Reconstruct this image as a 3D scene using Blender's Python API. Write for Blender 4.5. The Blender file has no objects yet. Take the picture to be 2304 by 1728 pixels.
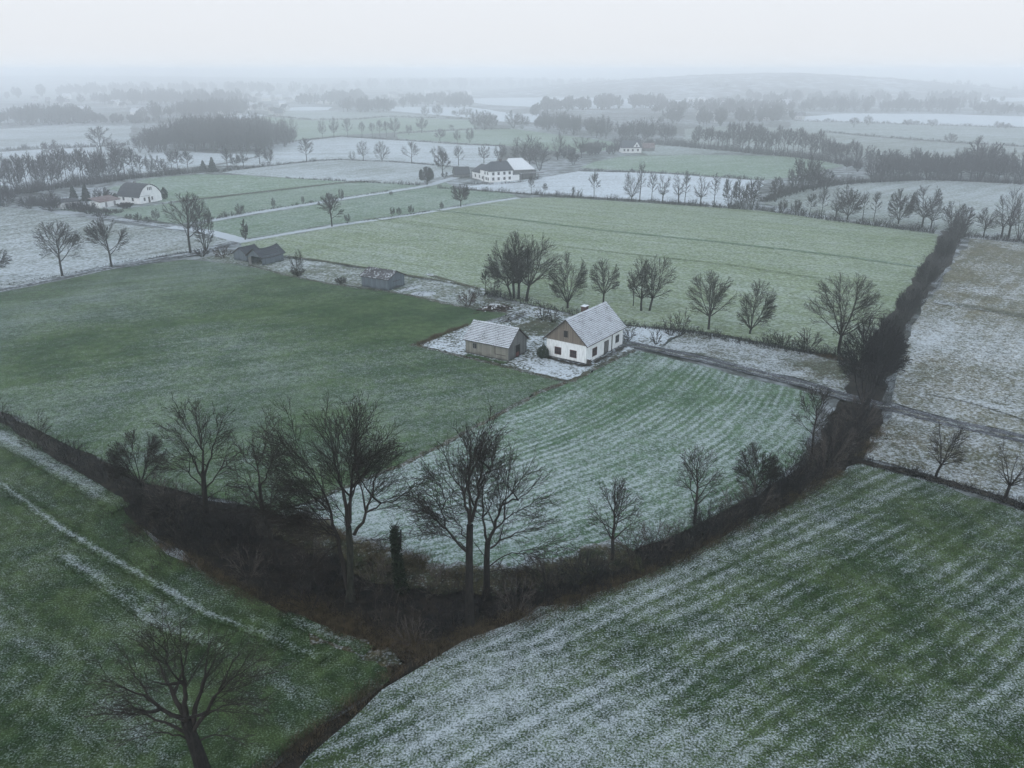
import bpy, math, random
import numpy as np

# ------------------------------------------------------------------ basics
sc = bpy.context.scene
COL = sc.collection
H, HFOV, VH = 42.0, 64.0, 158.0
F = 1152 / math.tan(math.radians(HFOV / 2))
PITCH = math.atan((864 - VH) / F)
CP, SP = math.cos(PITCH), math.sin(PITCH)


def G(u, v, z=0.0):
    """the ground point seen at a place in the photograph"""
    x = (u - 1152) / F
    y = -(v - 864) / F
    dy, dz = CP + SP * y, -SP + CP * y
    t = (z - H) / dz
    return np.array([x * t, dy * t, z])


def at_depth(u, v, Y):
    """the point seen at (u, v) that lies Y metres ahead"""
    x = (u - 1152) / F
    y = -(v - 864) / F
    dy, dz = CP + SP * y, -SP + CP * y
    t = Y / dy
    return np.array([x * t, Y, H + dz * t])


def top_height(u, vb, vt):
    return at_depth(u, vt, G(u, vb)[1])[2]


def px_per_m(Y):
    return F / math.hypot(Y, H * 0.8)


def tag(o, label=None, cat=None, group=None, kind=None):
    if label: o['label'] = label
    if cat: o['category'] = cat
    if group: o['group'] = group
    if kind: o['kind'] = kind
    return o


def mesh_np(name, verts, faces4=None, faces3=None, mat=None, smooth=False):
    verts = np.asarray(verts, dtype=np.float32).reshape(-1, 3)
    f4 = np.zeros((0, 4), np.int32) if faces4 is None else np.asarray(faces4, np.int32).reshape(-1, 4)
    f3 = np.zeros((0, 3), np.int32) if faces3 is None else np.asarray(faces3, np.int32).reshape(-1, 3)
    me = bpy.data.meshes.new(name)
    me.vertices.add(len(verts))
    me.vertices.foreach_set('co', verts.ravel())
    nl = f4.size + f3.size
    me.loops.add(nl)
    me.loops.foreach_set('vertex_index', np.concatenate([f4.ravel(), f3.ravel()]))
    nf = len(f4) + len(f3)
    me.polygons.add(nf)
    starts = np.concatenate([np.arange(len(f4)) * 4, f4.size + np.arange(len(f3)) * 3]).astype(np.int32)
    me.polygons.foreach_set('loop_start', starts)
    if smooth:
        me.polygons.foreach_set('use_smooth', np.ones(nf, bool))
    me.update(calc_edges=True)
    if mat: me.materials.append(mat)
    return me


def link(name, me, parent=None):
    o = bpy.data.objects.new(name, me)
    COL.objects.link(o)
    if parent is not None: o.parent = parent
    return o


def empty(name, loc=(0, 0, 0), rz=0.0):
    o = bpy.data.objects.new(name, None)
    o.empty_display_size = 0.5
    COL.objects.link(o)
    o.location = loc
    o.rotation_euler = (0, 0, rz)
    return o


class MB:
    """collects faces with material slots for one mesh part"""
    def __init__(s):
        s.v, s.f, s.m = [], [], []

    def face(s, pts, m=0):
        b = len(s.v)
        s.v += [tuple(map(float, p)) for p in pts]
        s.f.append(tuple(range(b, b + len(pts))))
        s.m.append(m)

    def box(s, x0, x1, y0, y1, z0, z1, m=0):
        p = [(x0, y0, z0), (x1, y0, z0), (x1, y1, z0), (x0, y1, z0), (x0, y0, z1), (x1, y0, z1), (x1, y1, z1), (x0, y1, z1)]
        b = len(s.v)
        s.v += p
        for f in ((0, 3, 2, 1), (4, 5, 6, 7), (0, 1, 5, 4), (1, 2, 6, 5), (2, 3, 7, 6), (3, 0, 4, 7)):
            s.f.append(tuple(b + i for i in f)); s.m.append(m)

    def build(s, name, mats, parent=None):
        me = bpy.data.meshes.new(name)
        me.from_pydata(s.v, [], s.f)
        for m in (mats if isinstance(mats, (list, tuple)) else [mats]): me.materials.append(m)
        me.polygons.foreach_set('material_index', s.m)
        me.update()
        return link(name, me, parent)


# ------------------------------------------------------------------ materials
def new_mat(name, rough=0.9, spec=0.2):
    m = bpy.data.materials.new(name)
    m.use_nodes = True
    nt = m.node_tree
    b = nt.nodes['Principled BSDF']
    b.inputs['Roughness'].default_value = rough
    b.inputs['Specular IOR Level'].default_value = spec
    return m, nt, b


def N(nt, typ, **kw):
    n = nt.nodes.new(typ)
    for k, v in kw.items():
        if k in ('operation', 'data_type', 'blend_type', 'interpolation_type', 'attribute_name', 'noise_dimensions', 'vector_type', 'feature', 'wave_type', 'bands_direction', 'wave_profile', 'distance'):
            setattr(n, k, v)
    return n


def noise(nt, vec, scale, detail=2.0, rough=0.5, dist=0.0):
    n = nt.nodes.new('ShaderNodeTexNoise')
    n.inputs['Scale'].default_value = scale
    n.inputs['Detail'].default_value = detail
    n.inputs['Roughness'].default_value = rough
    n.inputs['Distortion'].default_value = dist
    if vec is not None: nt.links.new(vec, n.inputs['Vector'])
    return n.outputs['Fac']


def math_n(nt, op, a, b=None, c=None):
    n = nt.nodes.new('ShaderNodeMath')
    n.operation = op
    for i, x in enumerate((a, b, c)):
        if x is None: continue
        if isinstance(x, (int, float)): n.inputs[i].default_value = x
        else: nt.links.new(x, n.inputs[i])
    return n.outputs[0]


def smooth_range(nt, v, lo, hi, a=0.0, b=1.0):
    n = nt.nodes.new('ShaderNodeMapRange')
    n.interpolation_type = 'SMOOTHSTEP'
    n.inputs['From Min'].default_value = lo
    n.inputs['From Max'].default_value = hi
    n.inputs['To Min'].default_value = a
    n.inputs['To Max'].default_value = b
    nt.links.new(v, n.inputs['Value'])
    return n.outputs[0]


def mix_c(nt, fac, a, b):
    n = nt.nodes.new('ShaderNodeMix')
    n.data_type = 'RGBA'
    for sock, x in ((n.inputs[0], fac), (n.inputs[6], a), (n.inputs[7], b)):
        if isinstance(x, (int, float)): sock.default_value = x
        elif isinstance(x, tuple): sock.default_value = (*x, 1) if len(x) == 3 else x
        else: nt.links.new(x, sock)
    return n.outputs[2]


def mapping(nt, vec, loc=(0, 0, 0), rot=(0, 0, 0), scale=(1, 1, 1)):
    n = nt.nodes.new('ShaderNodeMapping')
    n.inputs['Location'].default_value = loc
    n.inputs['Rotation'].default_value = rot
    n.inputs['Scale'].default_value = scale
    nt.links.new(vec, n.inputs['Vector'])
    return n.outputs[0]


def coords(nt, kind='Object'):
    return nt.nodes.new('ShaderNodeTexCoord').outputs[kind]


SNOW = (0.54, 0.59, 0.64)
GREEN = ((0.025, 0.046, 0.018), (0.052, 0.078, 0.031))
PALE = ((0.085, 0.125, 0.070), (0.115, 0.150, 0.085))
BROWN = ((0.075, 0.078, 0.045), (0.105, 0.100, 0.065))
SOIL = ((0.022, 0.019, 0.015), (0.045, 0.038, 0.030))


def field_mat(name, grass, c0, var=0.10, vscale=0.05, streak=0.0, ang=0.0, swidth=1.2, fine=2.6, blobs=(), seed=0.0, soft=0.19, bend=0.0, bx0=0.0, smax=0.78, rows=0.0, pitch=1.1):
    """grass with a broken dusting of snow: c0 is the cover, streak the furrows along ang"""
    m, nt, b = new_mat(name, 0.95, 0.08)
    co = coords(nt)
    co = mapping(nt, co, loc=(seed * 13.7, seed * 7.1, 0))
    cw = coords(nt)
    fn = noise(nt, co, fine, 4.0, 0.62)
    fn2 = noise(nt, co, fine * 0.22, 2.0, 0.6)
    big = noise(nt, co, vscale, 4.0, 0.60, 0.6)
    t = math_n(nt, 'MULTIPLY_ADD', math_n(nt, 'SUBTRACT', big, 0.5), 6.0 * var, c0)
    t = math_n(nt, 'ADD', t, fn)
    t = math_n(nt, 'MULTIPLY_ADD', math_n(nt, 'SUBTRACT', fn2, 0.5), 0.30, t)
    if streak > 0:
        vec = mapping(nt, cw, rot=(0, 0, -ang), scale=(1, 1, 1))
        if bend:
            sep = nt.nodes.new('ShaderNodeSeparateXYZ'); nt.links.new(vec, sep.inputs[0])
            xx = math_n(nt, 'SUBTRACT', sep.outputs[0], bx0)
            yy = math_n(nt, 'MULTIPLY_ADD', math_n(nt, 'MULTIPLY', xx, xx), bend, sep.outputs[1])
            cmb = nt.nodes.new('ShaderNodeCombineXYZ'); nt.links.new(sep.outputs[0], cmb.inputs[0]); nt.links.new(yy, cmb.inputs[1])
            vec = cmb.outputs[0]
        if rows:
            s3 = nt.nodes.new('ShaderNodeSeparateXYZ'); nt.links.new(vec, s3.inputs[0])
            wob = noise(nt, vec, 0.10, 2.0, 0.5)
            ph = math_n(nt, 'MULTIPLY_ADD', wob, 9.0, math_n(nt, 'MULTIPLY', s3.outputs[1], 2 * math.pi / pitch))
            sv = math_n(nt, 'MULTIPLY', math_n(nt, 'SINE', ph), smooth_range(nt, noise(nt, cw, 0.09, 3.0, 0.6), 0.35, 0.65, 0.25, 1.0))
            t = math_n(nt, 'MULTIPLY_ADD', sv, rows, t)
        vec = mapping(nt, vec, scale=(0.05 / swidth, 1.0 / swidth, 1))
        sn = noise(nt, vec, 1.0, 3.0, 0.65, 0.15)
        t = math_n(nt, 'MULTIPLY_ADD', math_n(nt, 'SUBTRACT', sn, 0.5), 6 * streak, t)
    at = nt.nodes.new('ShaderNodeAttribute'); at.attribute_name = 'cov'
    t = math_n(nt, 'ADD', t, at.outputs['Fac'])
    for (p, r, amt) in blobs:
        d = nt.nodes.new('ShaderNodeVectorMath'); d.operation = 'DISTANCE'
        nt.links.new(cw, d.inputs[0]); d.inputs[1].default_value = tuple(p)
        dd = math_n(nt, 'MULTIPLY_ADD', math_n(nt, 'SUBTRACT', big, 0.5), r * 0.9, d.outputs['Value'])
        t = math_n(nt, 'ADD', t, smooth_range(nt, dd, 0.0, r, amt, 0.0))
    mask = smooth_range(nt, t, 0.5 - soft, 0.5 + soft, 0.0, smax)
    tone = smooth_range(nt, noise(nt, co, vscale * 3.1, 4.0, 0.65), 0.36, 0.64)
    g = mix_c(nt, tone, grass[0], grass[1])
    g2 = mix_c(nt, smooth_range(nt, noise(nt, co, 7.0, 3.0, 0.7), 0.3, 0.7), (0.45, 0.45, 0.45), (1.35, 1.35, 1.35))
    mid = smooth_range(nt, noise(nt, co, 0.75, 4.0, 0.68), 0.3, 0.7, 0.70, 1.28)
    sc_ = nt.nodes.new('ShaderNodeVectorMath'); sc_.operation = 'SCALE'
    nt.links.new(g, sc_.inputs[0]); nt.links.new(mid, sc_.inputs['Scale']); g = sc_.outputs[0]
    mu = nt.nodes.new('ShaderNodeMix'); mu.data_type = 'RGBA'; mu.blend_type = 'MULTIPLY'; mu.inputs[0].default_value = 1.0
    nt.links.new(g, mu.inputs[6]); nt.links.new(g2, mu.inputs[7])
    col = mix_c(nt, mask, mu.outputs[2], SNOW)
    nt.links.new(col, b.inputs['Base Color'])
    bp = nt.nodes.new('ShaderNodeBump'); bp.inputs['Strength'].default_value = 0.55; bp.inputs['Distance'].default_value = 0.12
    nt.links.new(fn, bp.inputs['Height']); nt.links.new(bp.outputs[0], b.inputs['Normal'])
    return m


def bark_mat(name, c1, c2):
    m, nt, b = new_mat(name, 0.95, 0.1)
    co = coords(nt)
    t = smooth_range(nt, noise(nt, mapping(nt, co, scale=(3, 3, 0.8)), 2.0, 4.0, 0.7), 0.3, 0.7)
    nt.links.new(mix_c(nt, t, c1, c2), b.inputs['Base Color'])
    return m


def flat_mat(name, c1, c2=None, scale=2.0, rough=0.9, stretch=(1, 1, 1), spec=0.2):
    m, nt, b = new_mat(name, rough, spec)
    if c2 is None: c2 = tuple(x * 0.7 for x in c1)
    t = smooth_range(nt, noise(nt, mapping(nt, coords(nt), scale=stretch), scale, 4.0, 0.65), 0.3, 0.7)
    nt.links.new(mix_c(nt, t, c1, c2), b.inputs['Base Color'])
    return m


def plank_mat(name, c1, c2, width=0.2):
    """vertical boards, told apart along local x + y"""
    m, nt, b = new_mat(name, 0.92, 0.1)
    co = coords(nt)
    sep = nt.nodes.new('ShaderNodeSeparateXYZ'); nt.links.new(co, sep.inputs[0])
    s = math_n(nt, 'ADD', sep.outputs[0], sep.outputs[1])
    q = math_n(nt, 'DIVIDE', s, width)
    fl = math_n(nt, 'FLOOR', q)
    fr = math_n(nt, 'FRACT', q)
    wn = nt.nodes.new('ShaderNodeTexWhiteNoise'); wn.noise_dimensions = '1D'; nt.links.new(fl, wn.inputs['W'])
    grain = noise(nt, mapping(nt, co, scale=(6, 6, 0.7)), 3.0, 4.0, 0.7)
    t = math_n(nt, 'MULTIPLY_ADD', wn.outputs['Value'], 0.6, math_n(nt, 'MULTIPLY', grain, 0.5))
    base = mix_c(nt, t, c1, c2)
    damp = smooth_range(nt, math_n(nt, 'MULTIPLY_ADD', noise(nt, co, 0.9, 3.0), 1.2, math_n(nt, 'MULTIPLY', sep.outputs[2], 0.55)), 0.55, 1.1, 0.45, 1.0)
    gap = smooth_range(nt, math_n(nt, 'ABSOLUTE', math_n(nt, 'SUBTRACT', fr, 0.5)), 0.40, 0.47, 1.0, 0.22)
    k = math_n(nt, 'MULTIPLY', gap, damp)
    mu = nt.nodes.new('ShaderNodeVectorMath'); mu.operation = 'SCALE'
    nt.links.new(base, mu.inputs[0]); nt.links.new(k, mu.inputs['Scale'])
    nt.links.new(mu.outputs[0], b.inputs['Base Color'])
    bp = nt.nodes.new('ShaderNodeBump'); bp.inputs['Strength'].default_value = 0.6; bp.inputs['Distance'].default_value = 0.03
    nt.links.new(gap, bp.inputs['Height']); nt.links.new(bp.outputs[0], b.inputs['Normal'])
    return m


def snow_roof_mat(name, tile, cover=0.58, scale=3.0):
    m, nt, b = new_mat(name, 0.9, 0.15)
    co = coords(nt)
    a = noise(nt, co, scale, 4.0, 0.7)
    c = noise(nt, co, 0.55, 3.0, 0.6)
    t = math_n(nt, 'MULTIPLY_ADD', c, 0.5, a)
    mask = smooth_range(nt, t, 1.25 - cover - 0.10, 1.25 - cover + 0.10)
    d = mix_c(nt, noise(nt, co, 8.0, 2.0), tile, tuple(x * 1.7 for x in tile))
    nt.links.new(mix_c(nt, mask, d, (0.54, 0.565, 0.605)), b.inputs['Base Color'])
    return m


def plaster_mat(name, c=(0.78, 0.79, 0.78)):
    m, nt, b = new_mat(name, 0.9, 0.15)
    co = coords(nt)
    sep = nt.nodes.new('ShaderNodeSeparateXYZ'); nt.links.new(co, sep.inputs[0])
    n1 = noise(nt, co, 1.3, 5.0, 0.7)
    n2 = noise(nt, mapping(nt, co, scale=(4, 4, 0.5)), 1.5, 4.0, 0.7)
    lo = smooth_range(nt, math_n(nt, 'MULTIPLY_ADD', n1, 1.6, sep.outputs[2]), 0.75, 1.35, 1.0, 0.0)
    col = mix_c(nt, smooth_range(nt, n2, 0.35, 0.75), c, tuple(x * 0.66 for x in c))
    col = mix_c(nt, math_n(nt, 'MULTIPLY', lo, 0.7), col, (0.20, 0.19, 0.17))
    sp = smooth_range(nt, noise(nt, co, 2.6, 5.0, 0.75), 0.66, 0.72)
    col = mix_c(nt, math_n(nt, 'MULTIPLY', sp, 0.75), col, (0.33, 0.31, 0.28))
    nt.links.new(col, b.inputs['Base Color'])
    return m


M = {}
M['bark'] = bark_mat('bark', (0.011, 0.010, 0.010), (0.034, 0.031, 0.028))
M['bark_mossy'] = bark_mat('bark_mossy', (0.014, 0.015, 0.012), (0.050, 0.050, 0.041))
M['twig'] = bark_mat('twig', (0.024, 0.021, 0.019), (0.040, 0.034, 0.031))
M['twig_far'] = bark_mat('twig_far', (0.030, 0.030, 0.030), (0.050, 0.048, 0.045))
M['bramble'] = bark_mat('bramble', (0.009, 0.009, 0.010), (0.050, 0.046, 0.047))
M['bramble_pale'] = bark_mat('bramble_pale', (0.030, 0.026, 0.024), (0.115, 0.098, 0.088))
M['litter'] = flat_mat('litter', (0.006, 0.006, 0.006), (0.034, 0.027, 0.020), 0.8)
M['dry_grass'] = flat_mat('dry_grass', (0.055, 0.045, 0.029), (0.135, 0.104, 0.068), 1.5)
M['needle'] = flat_mat('needle', (0.012, 0.022, 0.016), (0.026, 0.040, 0.028), 1.5)
M['ivy'] = flat_mat('ivy', (0.010, 0.017, 0.010), (0.022, 0.030, 0.016), 3.0)
M['evergreen'] = flat_mat('evergreen', (0.014, 0.022, 0.013), (0.030, 0.040, 0.022), 2.0)
M['rust_bush'] = flat_mat('rust_bush', (0.040, 0.026, 0.022), (0.075, 0.050, 0.042), 2.0)
M['plaster'] = plaster_mat('plaster')
M['plaster_village'] = flat_mat('plaster_village', (0.50, 0.50, 0.49), (0.36, 0.36, 0.36), 0.6)
M['plaster_far'] = flat_mat('plaster_far', (0.80, 0.80, 0.79), (0.66, 0.66, 0.66), 0.6)
M['plank_brown'] = plank_mat('plank_brown', (0.105, 0.088, 0.072), (0.255, 0.215, 0.178), 0.19)
M['plank_grey'] = plank_mat('plank_grey', (0.075, 0.076, 0.078), (0.21, 0.21, 0.20), 0.22)
M['plank_pale'] = plank_mat('plank_pale', (0.145, 0.143, 0.125), (0.30, 0.29, 0.25), 0.20)
M['plank_blue'] = plank_mat('plank_blue', (0.070, 0.088, 0.105), (0.165, 0.190, 0.215), 0.22)
M['roof_snow'] = snow_roof_mat('roof_snow', (0.052, 0.046, 0.044), 0.61, 6.5)
M['roof_patchy'] = snow_roof_mat('roof_patchy', (0.058, 0.056, 0.060), 0.40, 2.2)
M['roof_grey'] = snow_roof_mat('roof_grey', (0.036, 0.040, 0.049), 0.27, 1.4)
M['roof_slate'] = flat_mat('roof_slate', (0.035, 0.038, 0.045), (0.060, 0.064, 0.072), 1.5)
M['roof_red'] = flat_mat('roof_red', (0.115, 0.060, 0.058), (0.22, 0.19, 0.19), 0.8)
M['roof_dark'] = flat_mat('roof_dark', (0.024, 0.025, 0.028), (0.046, 0.046, 0.048), 2.0)
M['trim_dark'] = flat_mat('trim_dark', (0.040, 0.032, 0.028), (0.065, 0.052, 0.045), 3.0)
M['frame_red'] = flat_mat('frame_red', (0.130, 0.042, 0.040), (0.085, 0.034, 0.032), 3.0)
M['frame_grey'] = flat_mat('frame_grey', (0.20, 0.20, 0.20), (0.13, 0.13, 0.13), 3.0)
M['dark_inside'] = flat_mat('dark_inside', (0.012, 0.012, 0.013), (0.02, 0.02, 0.02), 2.0)
gm, gnt, gb = new_mat('window_glass', 0.12, 0.5)
gb.inputs['Base Color'].default_value = (0.016, 0.018, 0.022, 1)
M['glass'] = gm
M['brick'] = flat_mat('brick', (0.085, 0.046, 0.038), (0.055, 0.034, 0.030), 5.0)
M['snow'] = flat_mat('snow', (0.72, 0.74, 0.77), (0.55, 0.57, 0.60), 3.0)
M['gravel'] = field_mat('gravel', ((0.060, 0.062, 0.070), (0.085, 0.088, 0.098)), -0.13, 0.05, 0.3, 0.05, 0.0, 0.5, 4.0)
M['road_snow'] = field_mat('road_snow', ((0.10, 0.105, 0.11), (0.14, 0.145, 0.15)), 0.10, 0.10, 0.1, fine=1.2)
M['road_wet'] = field_mat('road_wet', ((0.055, 0.060, 0.065), (0.085, 0.09, 0.09)), -0.02, 0.08, 0.2, fine=1.5)
M['log'] = bark_mat('log', (0.030, 0.022, 0.018), (0.075, 0.055, 0.045))

# ------------------------------------------------------------------ branch growing (arrays of polylines)
def unit(v):
    return v / np.maximum(np.linalg.norm(v, axis=-1, keepdims=True), 1e-9)


def resample(pts, K):
    pts = np.asarray(pts, float)
    d = np.concatenate([[0], np.cumsum(np.linalg.norm(np.diff(pts, axis=0), axis=1))])
    s = np.linspace(0, d[-1], K)
    # smooth the corners a little
    out = np.stack([np.interp(s, d, pts[:, i]) for i in range(3)], 1)
    if K > 4:
        sm = out.copy()
        sm[1:-1] = 0.25 * out[:-2] + 0.5 * out[1:-1] + 0.25 * out[2:]
        out = sm
    return out


def ray_env(o, d, env):
    """distance from o along d to the crown's outline (an ellipsoid); 0.3 when outside"""
    c, r = env
    oo = (o - c) / r
    dd = d / r
    A = (dd * dd).sum(-1); B = (oo * dd).sum(-1); C = (oo * oo).sum(-1) - 1
    disc = B * B - A * C
    t = np.where(disc > 0, (-B + np.sqrt(np.maximum(disc, 0))) / A, 0.0)
    return np.maximum(t, 0.0)


def sprout(rng, P, R, per_m, t0, t1, ang, asd, lf, lmin, lmax, trop, wig, K, rfac, rmin, env=None, cap=None, out=None, tp=0.55, push=.45):
    """children of every polyline in P: -> P2, R2"""
    n, KP, _ = P.shape
    seg = np.linalg.norm(np.diff(P, axis=1), axis=2)
    L = seg.sum(1)
    cnt = np.maximum(1, np.round(L * per_m * (t1 - t0) * rng.uniform(0.8, 1.2, n))).astype(int)
    idx = np.repeat(np.arange(n), cnt)
    j = np.concatenate([np.arange(c) for c in cnt])
    t = t0 + (t1 - t0) * (j + rng.uniform(0.1, 0.9, len(idx))) / cnt[idx]
    if cap and len(idx) > cap:
        keep = rng.choice(len(idx), cap, replace=False); keep.sort()
        idx, j, t = idx[keep], j[keep], t[keep]
    m = len(idx)
    s = t * (KP - 1)
    i0 = np.minimum(s.astype(int), KP - 2)
    f = (s - i0)[:, None]
    pos = P[idx, i0] * (1 - f) + P[idx, i0 + 1] * f
    tan = unit(P[idx, i0 + 1] - P[idx, i0])
    rad = R[idx, i0] * (1 - f[:, 0]) + R[idx, i0 + 1] * f[:, 0]
    ref = unit(rng.normal(size=(m, 3)))
    e1 = unit(np.cross(tan, ref)); e2 = np.cross(tan, e1)
    az = j * 2.399 + rng.uniform(0, 2 * np.pi, n)[idx] + rng.normal(0, 0.5, m)
    # azimuth measured in a frame that is stable along one parent
    up = np.tile(np.array([0.31, 0.17, 0.93]), (m, 1))
    e1 = unit(np.cross(tan, up)); e2 = np.cross(tan, e1)
    a = np.radians(np.clip(rng.normal(ang, asd, m), 8, 95))
    d = tan * np.cos(a)[:, None] + (e1 * np.cos(az)[:, None] + e2 * np.sin(az)[:, None]) * np.sin(a)[:, None]
    if out is not None:
        o = pos - np.asarray(out); o[:, 2] *= 0.3
        d = unit(d + push * unit(o))
    ln = np.clip(L[idx] * lf * (1 - tp * t) * rng.uniform(0.65, 1.25, m), lmin, lmax)
    if env is not None:
        ln = np.minimum(ln, np.maximum(ray_env(pos, unit(d + np.array([0, 0, trop * 0.6])), env) * rng.uniform(0.86, 1.06, m), lmin * 0.4))
    P2 = np.empty((m, K, 3)); P2[:, 0] = pos
    step = (ln / (K - 1))[:, None]
    for k in range(1, K):
        P2[:, k] = P2[:, k - 1] + d * step
        d = unit(d + np.array([0, 0, trop / (K - 1)]) + rng.normal(0, wig, (m, 3)))
    r0 = np.maximum(np.minimum(rad * 0.72, ln * rfac), rmin)
    R2 = r0[:, None] * np.linspace(1, 0.42, K)[None]
    R2 = np.maximum(R2, rmin * 0.6)
    return P2, R2


def tubes(sets):
    """sets of (P, R, sides) -> verts, quads"""
    V, Q, base = [], [], 0
    for P, R, s in sets:
        n, K, _ = P.shape
        if n == 0: continue
        T = np.empty_like(P)
        T[:, 1:-1] = P[:, 2:] - P[:, :-2] if K > 2 else T[:, 1:-1]
        T[:, 0] = P[:, 1] - P[:, 0]; T[:, -1] = P[:, -1] - P[:, -2]
        T = unit(T)
        ref = np.where(np.abs(T[:, :1, 2:3]) > 0.85, np.array([1.0, 0.2, 0]), np.array([0.0, 0.1, 1.0]))
        e1 = unit(np.cross(T, np.broadcast_to(ref, T.shape))); e2 = np.cross(T, e1)
        a = np.arange(s) * 2 * np.pi / s
        ring = e1[:, :, None] * np.cos(a)[None, None, :, None] + e2[:, :, None] * np.sin(a)[None, None, :, None]
        v = P[:, :, None] + ring * R[:, :, None, None]
        V.append(v.reshape(-1, 3))
        b = base + np.arange(n)[:, None, None] * (K * s) + np.arange(K - 1)[None, :, None] * s
        i = np.arange(s)[None, None]; i2 = (i + 1) % s
        q = np.stack([b + i, b + i2, b + i2 + s, b + i + s], -1)
        Q.append(q.reshape(-1, 4))
        base += n * K * s
    return np.concatenate(V), np.concatenate(Q)


def line(rng, a, d, L, K, trop, wig):
    P = np.empty((1, K, 3)); P[0, 0] = a
    d = unit(np.asarray(d, float))
    for k in range(1, K):
        P[0, k] = P[0, k - 1] + d * L / (K - 1)
        d = unit(d + np.array([0, 0, trop / (K - 1)]) + rng.normal(0, wig, 3))
    return P


def taper(n):
    return np.maximum((1 - np.linspace(0, 1, n)) ** 1.05, .05)


def crown_sets(rng, P0, R0, h, env, det, rt, center, kmax=2.2):
    """branch generations from the limbs; det 3 = near, 2 = middle, 1 = far"""
    sets = []
    kd = 13.0 / h if h < 2 else min(max(13.0 / h, .8), kmax)
    if det >= 3:
        P1, R1 = sprout(rng, P0, R0, 1.7 * kd, 0.30, 0.99, 42, 11, 0.52, h * .07, h * .38, 0.22, 0.07, 6, 0.010, rt * 1.4, env, 240, center, .25, .6)
        P2, R2 = sprout(rng, P1, R1, 2.6 * kd, 0.12, 0.98, 38, 10, 0.52, h * .04, h * .17, 0.16, 0.07, 4, 0.007, rt * 1.1, env, 1700, center)
        P3, R3 = sprout(rng, P2, R2, 3.8 * kd, 0.12, 1.0, 34, 10, 0.60, h * .022, h * .08, 0.22, 0.07, 3, 0.006, rt, env, 7500)
        P4, R4 = sprout(rng, P3, R3, 3.6 * kd, 0.25, 1.0, 30, 9, 0.70, h * .014, h * .05, 0.2, 0.06, 2, 0.005, rt * 0.85, env, 12000)
        sets += [(P1, R1, 5), (P2, R2, 4), (P3, R3, 3), (P4, R4, 3)]
    elif det == 2:
        P1, R1 = sprout(rng, P0, R0, 1.7 * kd, 0.26, 0.99, 42, 11, 0.54, h * .08, h * .38, 0.22, 0.07, 5, 0.010, rt * 1.4, env, 210, center, .25, .6)
        P2, R2 = sprout(rng, P1, R1, 2.6 * kd, 0.12, 0.98, 38, 10, 0.55, h * .05, h * .19, 0.16, 0.07, 4, 0.007, rt * 1.05, env, 1900, center)
        P3, R3 = sprout(rng, P2, R2, 4.2 * kd, 0.12, 1.0, 32, 10, 0.65, h * .03, h * .095, 0.22, 0.06, 3, 0.006, rt * .9, env, 13000)
        sets += [(P1, R1, 4), (P2, R2, 3), (P3, R3, 3)]
    else:
        P1, R1 = sprout(rng, P0, R0, 1.6 * kd, 0.26, 0.99, 42, 11, 0.52, h * .09, h * .38, 0.22, 0.08, 4, 0.012, rt * 1.2, env, 80, center, .25, .6)
        P2, R2 = sprout(rng, P1, R1, 2.8 * kd, 0.12, 1.0, 36, 11, 0.6, h * .06, h * .17, 0.25, 0.07, 3, 0.008, rt, env, 1100)
        sets += [(P1, R1, 3), (P2, R2, 3)]
    return sets


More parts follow.
